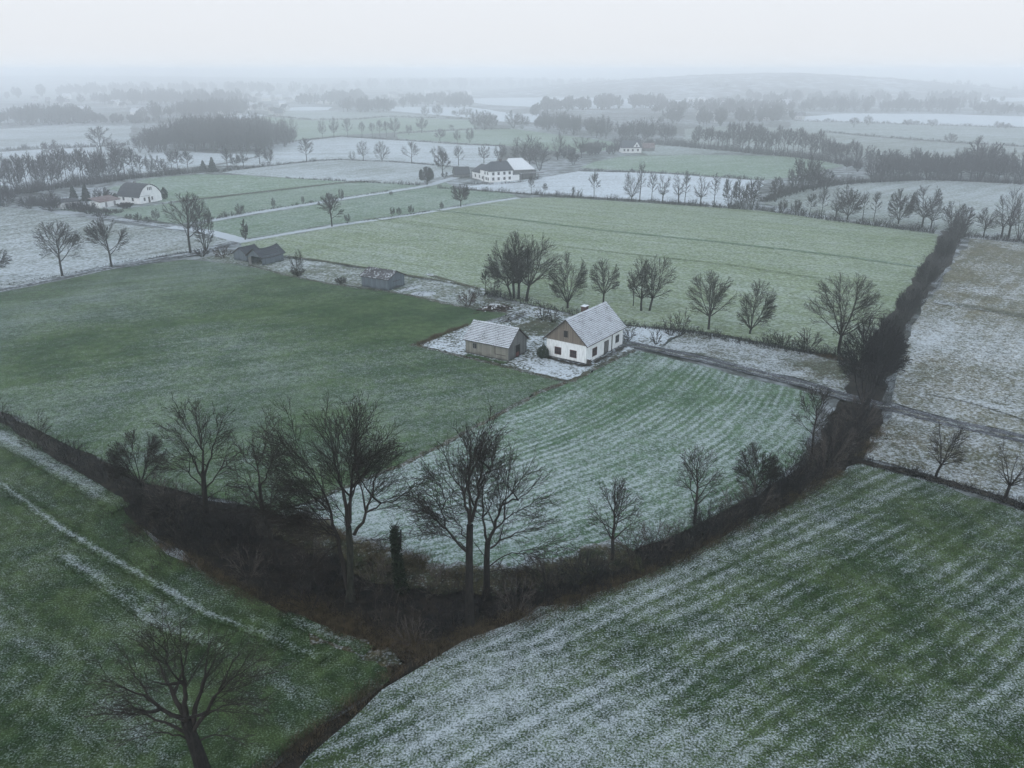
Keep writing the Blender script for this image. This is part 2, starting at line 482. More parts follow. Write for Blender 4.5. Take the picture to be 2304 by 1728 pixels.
def tree_arrays(seed, h, w, style='round', det=2, rt=0.012, lean=(0, 0)):
    """-> trunk sets, crown sets; base at the origin, half width w"""
    rng = np.random.default_rng(seed)
    r0 = h * 0.021 if style != 'slim' else h * 0.013
    fk = {'round': 0.26, 'fork': 0.24, 'fan': 0.10, 'slim': 0.35, 'multi': 0.04, 'bush': 0.02}[style]
    cz = {'round': 0.60, 'fork': 0.60, 'fan': 0.52, 'slim': 0.60, 'multi': 0.55, 'bush': 0.50}[style]
    env = (np.array([lean[0] * .6, lean[1] * .6, h * cz]), np.array([w, w, h * (1 - cz) * 1.03]))
    center = (lean[0] * .4, lean[1] * .4, h * 0.4)
    top = np.array([lean[0] * fk, lean[1] * fk, h * fk])
    tr = resample([(0, 0, -0.3), (top[0] * .2 + rng.normal(0, .03 * h * fk), top[1] * .2, h * fk * .4), top], 6)[None]
    trR = (r0 * np.array([1.35, 1.08, 1.0, .95, .92, .9]))[None]
    limbs, rad = [], []
    if style in ('round', 'slim'):
        ld = resample([top, top + np.array([rng.normal(0, .05 * w), rng.normal(0, .05 * w), h * (0.3)]),
                       np.array([lean[0], lean[1], 0]) + np.array([rng.normal(0, .12 * w), rng.normal(0, .12 * w), h * 0.93])], 10)
        ld += rng.normal(0, 0.008 * h, ld.shape) * np.linspace(0, 1, 10)[:, None]
        limbs.append(ld); rad.append(r0 * .88 * taper(10))
        nl = {'round': 12, 'slim': 14}[style]
        for i in range(nl):
            t = 0.02 + 0.75 * (i + rng.uniform(0, .8)) / nl
            p = ld[min(int(t * 9), 8)]
            az = i * 2.4 + rng.normal(0, .35)
            pol = math.radians(rng.uniform(48, 66) - 26 * t)
            d = np.array([math.cos(az) * math.sin(pol), math.sin(az) * math.sin(pol), math.cos(pol)])
            L = float(ray_env(p[None], unit(d + np.array([0, 0, .18]))[None], env)[0]) * rng.uniform(.82, 1.0)
            limbs.append(line(rng, p, d, max(L, .1 * h), 10, 0.45, 0.06)[0])
            rad.append(r0 * (0.46 - 0.26 * t) * taper(10))
    else:
        nl = {'fork': 10, 'fan': 11, 'multi': 9, 'bush': 14}[style]
        for i in range(nl):
            az = i * 2 * math.pi / nl + rng.normal(0, .3)
            q01 = min(1.0, max(0.0, (i * .618 + .2) % 1 + rng.uniform(-.08, .08))) ** .75
            lo_, hi_ = {'fork': (8, 66), 'fan': (6, 56), 'multi': (4, 32), 'bush': (6, 60)}[style]
            pol = math.radians(lo_ + (hi_ - lo_) * q01)
            d = np.array([math.cos(az) * math.sin(pol), math.sin(az) * math.sin(pol), math.cos(pol)])
            off = np.array([math.cos(az), math.sin(az), 0]) * (w * .12 if style in ('multi', 'bush') else r0 * .3)
            p = top + off
            L = float(ray_env(p[None], unit(d + np.array([0, 0, .1]))[None], env)[0]) * rng.uniform(.85, 1.0)
            limbs.append(line(rng, p, d, max(L, .15 * h), 10, 0.28, 0.05)[0])
            k = {'fork': .50, 'fan': .46, 'multi': .42, 'bush': .22}[style]
            rad.append(r0 * k * rng.uniform(.8, 1.1) * taper(10))
        if style == 'fork':
            for i in range(4):
                L0 = limbs[i % len(limbs)]
                p = L0[1 + i % 2]
                az = rng.uniform(0, 2 * math.pi); pol = math.radians(rng.uniform(55, 75))
                d = np.array([math.cos(az) * math.sin(pol), math.sin(az) * math.sin(pol), math.cos(pol)])
                L = float(ray_env(p[None], d[None], env)[0]) * rng.uniform(.7, .95)
                limbs.append(line(rng, p, d, max(L, .1 * h), 10, 0.4, 0.09)[0]); rad.append(r0 * .26 * taper(10))
    P0 = np.stack(limbs); R0 = np.maximum(np.stack(rad), rt)
    cs = crown_sets(rng, P0, R0, h, (env[0], env[1] * 1.06), det, rt, center, 1.25 if style == 'bush' else 2.2)
    return [(tr, trR, 8 if det > 1 else 5)], [(P0, R0, 6 if det > 2 else 4)] + cs


def make_tree(name, label, cat, base, sets, group=None, rz=0.0, mats=('bark', 'twig'), parts=True):
    ts, csx = sets
    if parts:
        root = empty(name, tuple(base), rz)
        v, q = tubes(ts); link('trunk', mesh_np('trunk', v, q, None, M[mats[0]], True), root)
        v, q = tubes(csx); link('crown', mesh_np('crown', v, q, None, M[mats[1]]), root)
    else:
        v, q = tubes(ts + csx)
        root = link(name, mesh_np(name, v, q, None, M[mats[1]]))
        root.location = tuple(base); root.rotation_euler = (0, 0, rz)
    return tag(root, label, cat, group)

# ------------------------------------------------------------------ camera, light, air
cam_d = bpy.data.cameras.new('camera'); cam = bpy.data.objects.new('camera', cam_d); COL.objects.link(cam)
cam_d.sensor_fit = 'HORIZONTAL'; cam_d.angle = math.radians(HFOV)
cam_d.clip_start = 0.5; cam_d.clip_end = 20000
cam.location = (0, 0, H); cam.rotation_euler = (math.pi / 2 - PITCH, 0, 0)
sc.camera = cam

SUN_EL, SUN_AZ = math.radians(48), math.radians(215)      # behind the camera, a little to its left
world = bpy.data.worlds.new('World'); sc.world = world
world.use_nodes = True
wn = world.node_tree
bg = wn.nodes['Background']
sky = wn.nodes.new('ShaderNodeTexSky')
sky.sky_type = 'NISHITA'; sky.sun_disc = False
sky.sun_elevation = SUN_EL; sky.sun_rotation = SUN_AZ
sky.air_density = 1.0; sky.dust_density = 6.0; sky.ozone_density = 1.0
tc = wn.nodes.new('ShaderNodeTexCoord')
sep = wn.nodes.new('ShaderNodeSeparateXYZ'); wn.links.new(tc.outputs['Generated'], sep.inputs[0])
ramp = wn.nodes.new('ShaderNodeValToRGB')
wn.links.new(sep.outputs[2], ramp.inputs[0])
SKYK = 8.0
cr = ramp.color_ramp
stops = ((0.0, (0.650, 0.668, 0.697)), (0.03, (0.648, 0.667, 0.698)), (0.09, (0.66, 0.685, 0.725)), (0.13, (1.98, 2.18, 2.42)), (0.36, (1.70, 1.90, 2.14)), (0.60, (0.45, 0.54, 0.635)), (1.0, (0.32, 0.40, 0.475)))  # bright low band above the frame, added to light the haze and walls
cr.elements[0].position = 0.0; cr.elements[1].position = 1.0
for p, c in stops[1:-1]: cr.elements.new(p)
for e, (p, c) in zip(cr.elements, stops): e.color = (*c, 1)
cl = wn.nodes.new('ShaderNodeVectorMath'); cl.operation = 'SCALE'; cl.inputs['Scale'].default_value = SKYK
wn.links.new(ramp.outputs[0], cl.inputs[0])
# the overcast layer hides nearly all of the clear sky
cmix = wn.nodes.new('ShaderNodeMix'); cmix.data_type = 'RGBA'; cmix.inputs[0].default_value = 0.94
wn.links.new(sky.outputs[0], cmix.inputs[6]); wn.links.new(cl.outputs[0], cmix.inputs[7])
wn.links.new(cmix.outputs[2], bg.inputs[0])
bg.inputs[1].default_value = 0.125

sun_d = bpy.data.lights.new('sun', 'SUN'); sun = bpy.data.objects.new('sun', sun_d); COL.objects.link(sun)
sun_d.energy = 0.5; sun_d.angle = math.radians(35); sun_d.color = (1.0, 0.97, 0.93)
sun.rotation_euler = (math.pi / 2 - SUN_EL, 0, math.pi - SUN_AZ)
sun.location = (0, 0, 200)

sc.view_settings.view_transform = 'Standard'
sc.view_settings.look = 'None'
sc.view_settings.exposure = 0.40
sc.view_settings.gamma = 1.0
cy = sc.cycles
cy.max_bounces = 4; cy.diffuse_bounces = 2; cy.glossy_bounces = 1; cy.transmission_bounces = 1; cy.transparent_max_bounces = 4
cy.volume_bounces = 3
cy.use_adaptive_sampling = False
cy.use_denoising = True
cy.caustics_reflective = False; cy.caustics_refractive = False

hz = MB(); hz.box(-6500, 6500, -220, 7600, -1.2, 47)
haze = hz.build('haze', [])
hm = bpy.data.materials.new('haze'); hm.use_nodes = True
hn = hm.node_tree; hn.nodes.remove(hn.nodes['Principled BSDF'])
pv = hn.nodes.new('ShaderNodeVolumePrincipled')
pv.inputs['Color'].default_value = (0.80, 0.815, 0.83, 1)
pv.inputs['Density'].default_value = 0.0012
pv.inputs['Anisotropy'].default_value = 0.88
hn.links.new(pv.outputs[0], hn.nodes['Material Output'].inputs['Volume'])
haze.data.materials.append(hm)
haze.display_type = 'WIRE'
tag(haze, kind='stuff')

# ------------------------------------------------------------------ ground and fields
ZN = [0]
def next_z():
    ZN[0] += 1
    return 0.004 * ZN[0]


def ragged(poly, rng, frac=1.0):
    """the same outline with small steps and wobbles, as a field edge has"""
    out = []
    n = len(poly)
    for i in range(n):
        a, b = np.asarray(poly[i][:2]), np.asarray(poly[(i + 1) % n][:2])
        L = np.linalg.norm(b - a)
        step = max(2.5, 0.02 * np.linalg.norm((a + b) / 2))
        k = int(min(60, max(1, L / step)))
        for j in range(k):
            p = a + (b - a) * j / k
            out.append(p + rng.normal(0, 1, 2) * min(0.10 * step, 0.35 + 0.0006 * np.linalg.norm(p)) * (0.4 if j == 0 else 1) * frac)
    return out


def field(name, suv, mat, z=None, rag=True, seed=1, frac=1.0):
    rng = np.random.default_rng(seed * 97 + len(suv))
    poly = [G(u, v)[:2] for u, v in suv]
    if rag: poly = ragged(poly, rng, frac)
    z = next_z() if z is None else z
    me = bpy.data.meshes.new(name)
    me.from_pydata([(float(p[0]), float(p[1]), z) for p in poly], [], [tuple(range(len(poly)))])
    me.materials.append(mat); me.update()
    if me.polygons[0].normal.z < 0: me.flip_normals()
    return tag(link(name, me), kind='structure')


def ribbon(name, pts, width, mat, z=None, cov=None, seed=3, wob=0.25, kind='structure', step=2.0, fade_ends=False):
    """a strip lying along a line; cov = snow cover at (edge, middle, edge)"""
    rng = np.random.default_rng(seed)
    pts = [G(u, v)[:2] for u, v in pts]
    d = np.concatenate([[0], np.cumsum([np.linalg.norm(pts[i + 1] - pts[i]) for i in range(len(pts) - 1)])])
    n = int(max(8, d[-1] / step))
    s = np.linspace(0, d[-1], n)
    c = np.stack([np.interp(s, d, [p[i] for p in pts]) for i in range(2)], 1)
    for _ in range(3): c[1:-1] = .25 * c[:-2] + .5 * c[1:-1] + .25 * c[2:]
    t = np.gradient(c, axis=0); t /= np.linalg.norm(t, axis=1, keepdims=True)
    nn = np.stack([-t[:, 1], t[:, 0]], 1)
    z = next_z() if z is None else z
    offs = (-0.5, -0.2, 0.2, 0.5) if cov is None or len(cov) == 4 else (-0.5, 0, 0.5)
    m = len(offs)
    V = np.empty((n, m, 3)); V[..., 2] = z
    for k, o in enumerate(offs):
        V[:, k, :2] = c + nn * (o * width + rng.normal(0, wob * 0.3, n))[:, None]
    q = []
    for i in range(n - 1):
        for k in range(m - 1):
            q.append((i * m + k + 1, i * m + k, (i + 1) * m + k, (i + 1) * m + k + 1))
    me = mesh_np(name, V, q, None, mat)
    if cov is not None:
        a = me.attributes.new('cov', 'FLOAT', 'POINT')
        fade = np.clip(np.minimum(np.arange(n), np.arange(n)[::-1]) / max(4, n * .12), 0, 1) if fade_ends else np.ones(n)
        a.data.foreach_set('value', (np.asarray(cov, np.float32)[None] * fade[:, None]).astype(np.float32).ravel())
    if me.polygons[0].normal.z < 0: me.flip_normals()
    return tag(link(name, me), kind=kind)


def ang2(a, b):
    p, q = G(*a), G(*b)
    return math.atan2(q[1] - p[1], q[0] - p[0])


gmat = field_mat('far_ground', ((0.050, 0.058, 0.048), (0.085, 0.09, 0.085)), -0.10, 0.16, 0.012, fine=0.25, soft=0.24)
gb_ = MB(); gb_.face([(-6400, -200, 0), (6400, -200, 0), (6400, 7500, 0), (-6400, 7500, 0)])
tag(gb_.build('ground', gmat), kind='structure')

FM = {}
def fm(key, *a, **k):
    FM[key] = field_mat('field_' + key, *a, **k)
    return FM[key]

fm('corner_left', GREEN, -0.215, 0.07, 0.06, 0.05, ang2((100, 1180), (560, 1450)), 2.2, 7.0, seed=1, smax=.60, soft=.23, rows=.03, pitch=1.8)
fm('corner_right', GREEN, -0.10, 0.06, 0.055, 0.055, ang2((1000, 1560), (1700, 1230)), 1.5, 6.5, seed=2, smax=.72, soft=.18, rows=.044, pitch=1.5,
   blobs=[(G(1350, 1420), 26, 0.05), (G(1150, 1620), 16, 0.03), (G(2150, 1330), 24, -0.06), (G(1000, 1650), 12, 0.0), (G(2050, 1180), 20, -0.05)])
fm('small_right', BROWN, -0.04, 0.08, 0.08, 0.03, 0.1, 1.5, 3.6, seed=3, blobs=[(G(2060, 960), 14, -0.05)])
fm('upper_right', ((0.105, 0.108, 0.066), (0.140, 0.132, 0.082)), -0.055, 0.075, 0.06, 0.05, ang2((2060, 700), (2260, 560)), 2.5, 3.0, seed=4,
   blobs=[(G(2230, 600), 70, -0.08), (G(2120, 760), 25, 0.06)])
fm('inner_green', ((0.036, 0.070, 0.029), (0.068, 0.110, 0.047)), -0.19, 0.08, 0.035, 0.05, ang2((100, 800), (900, 700)), 3.0, 5.0, seed=5, smax=.52, soft=.27,
   blobs=[(G(700, 690), 40, -0.09), (G(1000, 700), 26, -0.10), (G(200, 960), 36, 0.06), (G(760, 940), 34, 0.03), (G(1120, 880), 24, 0.02), (G(150, 690), 36, 0.06), (G(460, 590), 30, 0.07), (G(560, 820), 30, 0.06)])
_a = ang2((1400, 985), (1655, 862)); _c = G(1420, 990)
BX0 = _c[0] * math.cos(_a) + _c[1] * math.sin(_a)
fm('inner_striped', ((0.052, 0.105, 0.050), (0.078, 0.135, 0.070)), -0.082, 0.06, 0.06, 0.06, ang2((1400, 985), (1655, 862)), 2.4, 4.5, seed=6, bend=-0.006, bx0=BX0, smax=.66, rows=.078, pitch=1.05,
   blobs=[(G(900, 1160), 26, 0.13), (G(1500, 1060), 28, 0.07), (G(1420, 890), 20, -0.05), (G(1780, 950), 10, 0.06)])
fm('yard', ((0.050, 0.062, 0.036), (0.085, 0.085, 0.055)), -0.01, 0.06, 0.11, 0.04, 0.96, 1.3, 2.4, seed=7, smax=.97, soft=.11,
   blobs=[(G(1250, 830), 8, 0.12), (G(985, 790), 8, 0.10), (G(1210, 735), 9, -0.14), (G(1120, 690), 9, -0.08), (G(1470, 750), 8, 0.10)])
fm('paddock', ((0.070, 0.080, 0.048), (0.10, 0.10, 0.068)), -0.01, 0.07, 0.09, 0.04, ang2((1569, 808), (1822, 870)), 2.0, 3.0, seed=8, blobs=[(G(1870, 830), 9, -0.2)])
fm('shed_strip', ((0.085, 0.105, 0.065), (0.12, 0.13, 0.09)), -0.05, 0.07, 0.08, 0.05, 2.9, 2.2, 1.6, seed=9)
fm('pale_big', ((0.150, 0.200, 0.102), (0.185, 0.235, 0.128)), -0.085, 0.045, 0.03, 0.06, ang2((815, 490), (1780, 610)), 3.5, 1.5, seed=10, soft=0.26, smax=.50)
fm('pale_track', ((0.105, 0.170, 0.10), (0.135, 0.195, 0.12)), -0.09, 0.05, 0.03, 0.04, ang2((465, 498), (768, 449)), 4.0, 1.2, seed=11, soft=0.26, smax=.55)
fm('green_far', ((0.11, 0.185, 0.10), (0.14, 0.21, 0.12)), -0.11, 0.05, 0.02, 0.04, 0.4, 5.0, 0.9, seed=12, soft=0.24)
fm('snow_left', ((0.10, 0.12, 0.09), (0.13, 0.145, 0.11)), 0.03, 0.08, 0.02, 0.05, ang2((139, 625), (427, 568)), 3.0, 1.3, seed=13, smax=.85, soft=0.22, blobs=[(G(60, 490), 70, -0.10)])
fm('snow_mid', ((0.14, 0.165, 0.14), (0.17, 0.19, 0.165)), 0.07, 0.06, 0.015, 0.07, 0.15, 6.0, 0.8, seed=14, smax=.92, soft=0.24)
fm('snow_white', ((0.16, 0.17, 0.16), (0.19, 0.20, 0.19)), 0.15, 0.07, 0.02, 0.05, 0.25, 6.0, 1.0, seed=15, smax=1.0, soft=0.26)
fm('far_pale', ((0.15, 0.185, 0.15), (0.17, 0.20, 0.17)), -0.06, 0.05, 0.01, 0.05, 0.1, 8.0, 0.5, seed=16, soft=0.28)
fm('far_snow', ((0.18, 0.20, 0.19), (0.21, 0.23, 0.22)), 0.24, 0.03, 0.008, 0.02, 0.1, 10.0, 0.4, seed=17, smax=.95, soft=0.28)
fm('right_mid', ((0.10, 0.125, 0.085), (0.13, 0.15, 0.105)), -0.06, 0.05, 0.02, 0.06, ang2((1850, 470), (2100, 420)), 4.0, 1.2, seed=18, soft=0.24, blobs=[(G(2150, 430), 90, 0.10)])

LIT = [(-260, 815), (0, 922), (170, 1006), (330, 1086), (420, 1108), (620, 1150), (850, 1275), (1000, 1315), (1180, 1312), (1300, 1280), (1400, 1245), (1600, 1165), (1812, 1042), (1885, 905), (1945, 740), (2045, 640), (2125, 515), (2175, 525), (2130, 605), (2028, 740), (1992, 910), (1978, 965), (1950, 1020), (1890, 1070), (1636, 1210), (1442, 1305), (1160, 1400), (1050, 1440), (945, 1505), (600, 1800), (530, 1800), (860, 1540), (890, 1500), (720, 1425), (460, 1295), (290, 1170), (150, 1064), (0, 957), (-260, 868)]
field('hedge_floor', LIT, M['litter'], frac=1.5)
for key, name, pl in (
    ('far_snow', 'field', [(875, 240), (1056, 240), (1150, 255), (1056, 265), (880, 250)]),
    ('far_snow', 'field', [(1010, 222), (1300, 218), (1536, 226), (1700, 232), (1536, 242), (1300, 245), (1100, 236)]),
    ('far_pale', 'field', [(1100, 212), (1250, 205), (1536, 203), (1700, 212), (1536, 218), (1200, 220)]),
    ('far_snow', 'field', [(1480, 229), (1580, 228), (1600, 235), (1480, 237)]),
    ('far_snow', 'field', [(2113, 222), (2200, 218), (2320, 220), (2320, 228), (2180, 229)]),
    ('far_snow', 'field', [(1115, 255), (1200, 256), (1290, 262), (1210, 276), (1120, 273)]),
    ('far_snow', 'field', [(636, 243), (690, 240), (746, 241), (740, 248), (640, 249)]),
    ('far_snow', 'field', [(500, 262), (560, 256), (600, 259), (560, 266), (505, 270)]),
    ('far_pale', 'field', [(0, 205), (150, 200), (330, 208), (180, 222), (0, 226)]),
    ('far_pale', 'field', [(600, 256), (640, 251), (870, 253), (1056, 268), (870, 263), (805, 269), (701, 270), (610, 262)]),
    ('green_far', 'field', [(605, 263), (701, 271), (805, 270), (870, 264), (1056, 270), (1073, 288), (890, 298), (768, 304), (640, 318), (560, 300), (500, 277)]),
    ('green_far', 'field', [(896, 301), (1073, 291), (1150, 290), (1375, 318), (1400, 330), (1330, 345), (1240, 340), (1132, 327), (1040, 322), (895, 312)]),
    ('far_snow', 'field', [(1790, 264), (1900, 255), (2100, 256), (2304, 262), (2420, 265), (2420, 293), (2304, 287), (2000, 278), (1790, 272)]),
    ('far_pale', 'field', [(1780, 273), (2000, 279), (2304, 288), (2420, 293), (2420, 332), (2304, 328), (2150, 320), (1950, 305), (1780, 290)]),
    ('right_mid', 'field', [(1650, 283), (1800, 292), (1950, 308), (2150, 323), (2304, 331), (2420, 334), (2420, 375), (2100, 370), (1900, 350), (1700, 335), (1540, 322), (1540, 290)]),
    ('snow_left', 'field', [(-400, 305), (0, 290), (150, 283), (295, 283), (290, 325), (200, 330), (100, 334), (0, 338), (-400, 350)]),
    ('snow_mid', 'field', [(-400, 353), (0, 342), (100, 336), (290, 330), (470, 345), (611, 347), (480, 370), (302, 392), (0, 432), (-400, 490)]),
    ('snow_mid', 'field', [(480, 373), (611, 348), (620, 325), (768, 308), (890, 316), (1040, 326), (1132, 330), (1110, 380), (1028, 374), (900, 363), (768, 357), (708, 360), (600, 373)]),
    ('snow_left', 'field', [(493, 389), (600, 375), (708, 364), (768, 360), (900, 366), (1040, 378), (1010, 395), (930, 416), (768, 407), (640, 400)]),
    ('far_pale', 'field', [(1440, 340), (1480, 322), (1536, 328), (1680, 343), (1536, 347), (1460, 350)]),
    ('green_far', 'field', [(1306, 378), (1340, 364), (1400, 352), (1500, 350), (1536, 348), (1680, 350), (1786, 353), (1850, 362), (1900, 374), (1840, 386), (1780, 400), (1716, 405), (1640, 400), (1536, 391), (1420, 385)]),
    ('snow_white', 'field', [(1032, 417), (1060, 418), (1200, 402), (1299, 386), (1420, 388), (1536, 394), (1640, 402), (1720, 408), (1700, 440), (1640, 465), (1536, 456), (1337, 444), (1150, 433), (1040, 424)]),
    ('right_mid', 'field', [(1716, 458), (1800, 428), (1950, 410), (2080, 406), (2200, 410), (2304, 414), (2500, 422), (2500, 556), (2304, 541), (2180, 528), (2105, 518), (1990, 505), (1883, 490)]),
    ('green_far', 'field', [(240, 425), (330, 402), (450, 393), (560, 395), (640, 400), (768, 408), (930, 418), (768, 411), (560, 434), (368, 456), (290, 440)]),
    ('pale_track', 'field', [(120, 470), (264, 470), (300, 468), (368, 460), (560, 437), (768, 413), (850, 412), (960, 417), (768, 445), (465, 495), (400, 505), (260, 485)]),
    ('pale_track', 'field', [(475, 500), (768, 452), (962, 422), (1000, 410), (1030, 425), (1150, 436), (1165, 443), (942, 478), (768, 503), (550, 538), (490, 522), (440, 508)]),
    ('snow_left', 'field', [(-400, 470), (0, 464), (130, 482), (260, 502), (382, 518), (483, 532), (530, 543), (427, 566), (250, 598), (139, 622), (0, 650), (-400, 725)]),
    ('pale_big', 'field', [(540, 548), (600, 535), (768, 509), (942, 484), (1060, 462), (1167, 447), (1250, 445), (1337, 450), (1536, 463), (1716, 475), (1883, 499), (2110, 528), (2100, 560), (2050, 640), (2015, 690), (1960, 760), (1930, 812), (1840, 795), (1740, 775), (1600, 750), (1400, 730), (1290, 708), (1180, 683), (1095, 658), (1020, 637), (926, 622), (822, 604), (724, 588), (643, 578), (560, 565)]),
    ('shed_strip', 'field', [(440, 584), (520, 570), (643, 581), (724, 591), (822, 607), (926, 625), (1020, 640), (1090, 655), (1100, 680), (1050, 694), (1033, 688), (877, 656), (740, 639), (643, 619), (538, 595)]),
    ('yard', 'yard', [(935, 780), (1050, 735), (1150, 705), (1080, 695), (1050, 690), (1100, 672), (1200, 690), (1290, 710), (1400, 734), (1540, 746), (1484, 784), (1405, 768), (1426, 786), (1280, 857), (1040, 803)]),
    ('paddock', 'field', [(1486, 785), (1545, 748), (1640, 762), (1740, 782), (1830, 800), (1910, 820), (1905, 888), (1822, 860), (1700, 833), (1569, 797)]),
    ('upper_right', 'field', [(2003, 905), (2030, 800), (2050, 735), (2100, 660), (2140, 600), (2182, 537), (2304, 550), (2560, 575), (2560, 1035), (2304, 980), (2117, 938)]),
    ('small_right', 'field', [(1950, 1005), (1985, 958), (2010, 925), (2117, 955), (2304, 997), (2560, 1050), (2560, 1225), (2304, 1140), (2117, 1077), (1950, 1032)]),
    ('inner_green', 'field', [(-260, 695), (0, 660), (139, 632), (250, 608), (417, 585), (538, 596), (643, 620), (740, 640), (877, 657), (1033, 689), (1150, 705), (1050, 735), (935, 780), (1040, 803), (1270, 859), (1218, 880), (1094, 948), (917, 1042), (700, 1130), (620, 1152), (420, 1112), (330, 1091), (250, 1046), (170, 1011), (80, 965), (0, 927), (-260, 835)]),
    ('inner_striped', 'field', [(1280, 859), (1426, 789), (1569, 822), (1801, 881), (1850, 896), (1830, 960), (1800, 1040), (1720, 1100), (1600, 1170), (1500, 1215), (1400, 1250), (1300, 1286), (1180, 1318), (1000, 1321), (850, 1281), (700, 1200), (620, 1155), (700, 1132), (917, 1044), (1094, 950), (1218, 882)]),
    ('corner_left', 'field', [(-260, 866), (0, 954), (60, 992), (150, 1061), (270, 1140), (290, 1168), (350, 1225), (460, 1293), (585, 1352), (720, 1422), (860, 1468), (893, 1500), (870, 1535), (760, 1612), (640, 1692), (530, 1810), (-260, 1810)]),
    ('corner_right', 'field', [(945, 1505), (1050, 1440), (1160, 1400), (1300, 1350), (1442, 1304), (1636, 1208), (1805, 1115), (1885, 1068), (1930, 1044), (2000, 1064), (2117, 1094), (2304, 1154), (2560, 1240), (2560, 1810), (610, 1810), (700, 1700), (800, 1618)]),
):
    field(name, pl, FM[key], seed=ZN[0] + 1)

# rough unmown margins of the two inner fields, where the dusting gives way to dead grass
FM['margin'] = field_mat('field_margin', ((0.030, 0.036, 0.018), (0.070, 0.060, 0.034)), -0.12, 0.06, 0.2, fine=4.0, smax=.6)
ribbon('margin', [(640, 1172), (720, 1208), (850, 1272), (1000, 1308), (1180, 1306), (1300, 1276), (1420, 1240)], 4.6, FM['margin'], wob=1.6, step=1.0, cov=(-.1, -.1, -.1, .16))
ribbon('margin', [(925, 776), (985, 790), (1040, 804), (1150, 830), (1272, 860)], .9, FM['margin'], wob=.5, step=.6)
ribbon('margin', [(1282, 861), (1350, 826), (1428, 790)], .9, FM['margin'], wob=.5, step=.6)
ribbon('margin', [(560, 597), (643, 620), (740, 640), (877, 657), (1033, 690), (1145, 706)], 1.0, FM['margin'], wob=.6, step=1.0)
ribbon('margin', [(1276, 862), (1218, 882), (1094, 950), (1000, 1000), (917, 1044), (800, 1090), (700, 1132)], .7, FM['margin'], wob=.5, step=.8)
ribbon('margin', [(700, 1425), (860, 1474), (900, 1502)], 1.5, FM['margin'], wob=.8, step=.8)

# tracks and roads
ribbon('road', [(-300, 705), (-100, 672), (0, 655), (139, 628), (250, 603), (427, 574), (535, 547)], 3.4, M['road_wet'], cov=(.06, -.14, -.06, .10))
ribbon('track', [(535, 547), (600, 535), (768, 507), (942, 482), (1060, 462), (1167, 446)], 2.8, M['road_snow'], cov=(-.05, .16, .16, -.05))
ribbon('track', [(465, 499), (560, 482), (768, 449), (962, 419), (1025, 400)], 4.2, M['road_snow'], cov=(-.05, .18, .12, .0))
ribbon('track', [(382, 512), (440, 517), (483, 526), (549, 544)], 4.4, M['road_snow'], cov=(.1, .22, .22, .1))
ribbon('track', [(200, 487), (260, 493), (382, 512)], 3.0, M['road_wet'], cov=(.1, .0, .0, .1))
ribbon('driveway', [(1372, 772), (1400, 772), (1485, 790), (1569, 808), (1700, 840), (1822, 870), (1906, 897), (2003, 920), (2117, 949), (2304, 991), (2560, 1048)], 2.6, M['gravel'], cov=(.0, -.08, -.06, .02), wob=.2, step=1.0)

ribbon('grass_strip', [(1400, 773), (1485, 791), (1569, 809), (1700, 841), (1822, 871), (1906, 898), (2003, 921), (2117, 950), (2304, 992), (2560, 1049)], .55, FM['margin'], cov=(.05, .1, .05), wob=.5, step=.8)
# lines in the grass: old ditches, wheel marks, snow caught in ruts
def mark(pts, w, key, cov, **k):
    ribbon('field_line', pts, w, FM[key], cov=cov, fade_ends=True, **k)

mark([(815, 491), (940, 507), (1060, 521), (1200, 548), (1420, 573), (1640, 596), (1850, 628)], 1.0, 'pale_big', (0, -.16, 0))
mark([(942, 470), (1100, 487), (1337, 517), (1640, 548), (1900, 578), (2065, 602)], 1.5, 'pale_track', (-.05, -.16, -.05))
mark([(960, 618), (1020, 637), (1090, 654)], 1.4, 'yard', (-.2, -.4, -.2))
mark([(640, 577), (724, 588), (822, 604), (926, 622), (1020, 638)], 1.2, 'yard', (-.1, -.4, -.1))
mark([(368, 458), (560, 436), (768, 412), (860, 407)], 3.0, 'yard', (-.1, -.3, -.1))
mark([(-200, 985), (0, 1088), (130, 1185), (296, 1285), (465, 1384), (600, 1432), (728, 1490)], 1.1, 'corner_left', (-.02, .20, -.02), step=.7)
mark([(-200, 890), (0, 985), (120, 1055), (200, 1100), (274, 1150)], 2.2, 'corner_left', (.02, .19, .08), step=.7)
mark([(120, 1235), (240, 1320), (350, 1400), (500, 1470)], 1.4, 'corner_left', (.0, .17, .0), step=.7)
mark([(640, 1390), (740, 1432), (830, 1470)], 1.2, 'corner_left', (.0, .17, .04), step=.7)
mark([(2100, 680), (2200, 695), (2304, 712), (2450, 735)], 2.5, 'paddock', (-.1, -.25, -.1))
mark([(2090, 885), (2180, 900), (2304, 940), (2450, 990)], 2.0, 'upper_right', (0, .07, 0))
mark([(1060, 930), (1140, 880), (1200, 850), (1272, 858)][:3], .01, 'yard', (0, 0, 0)) if False else None

# ------------------------------------------------------------------ traced big trees of the near hedge corner
def R5(x, y): return (x / 1.8267, y / 1.8267 + 820)
def R6(x, y): return (x / 2.6333 + 560, y / 2.6333 + 820)


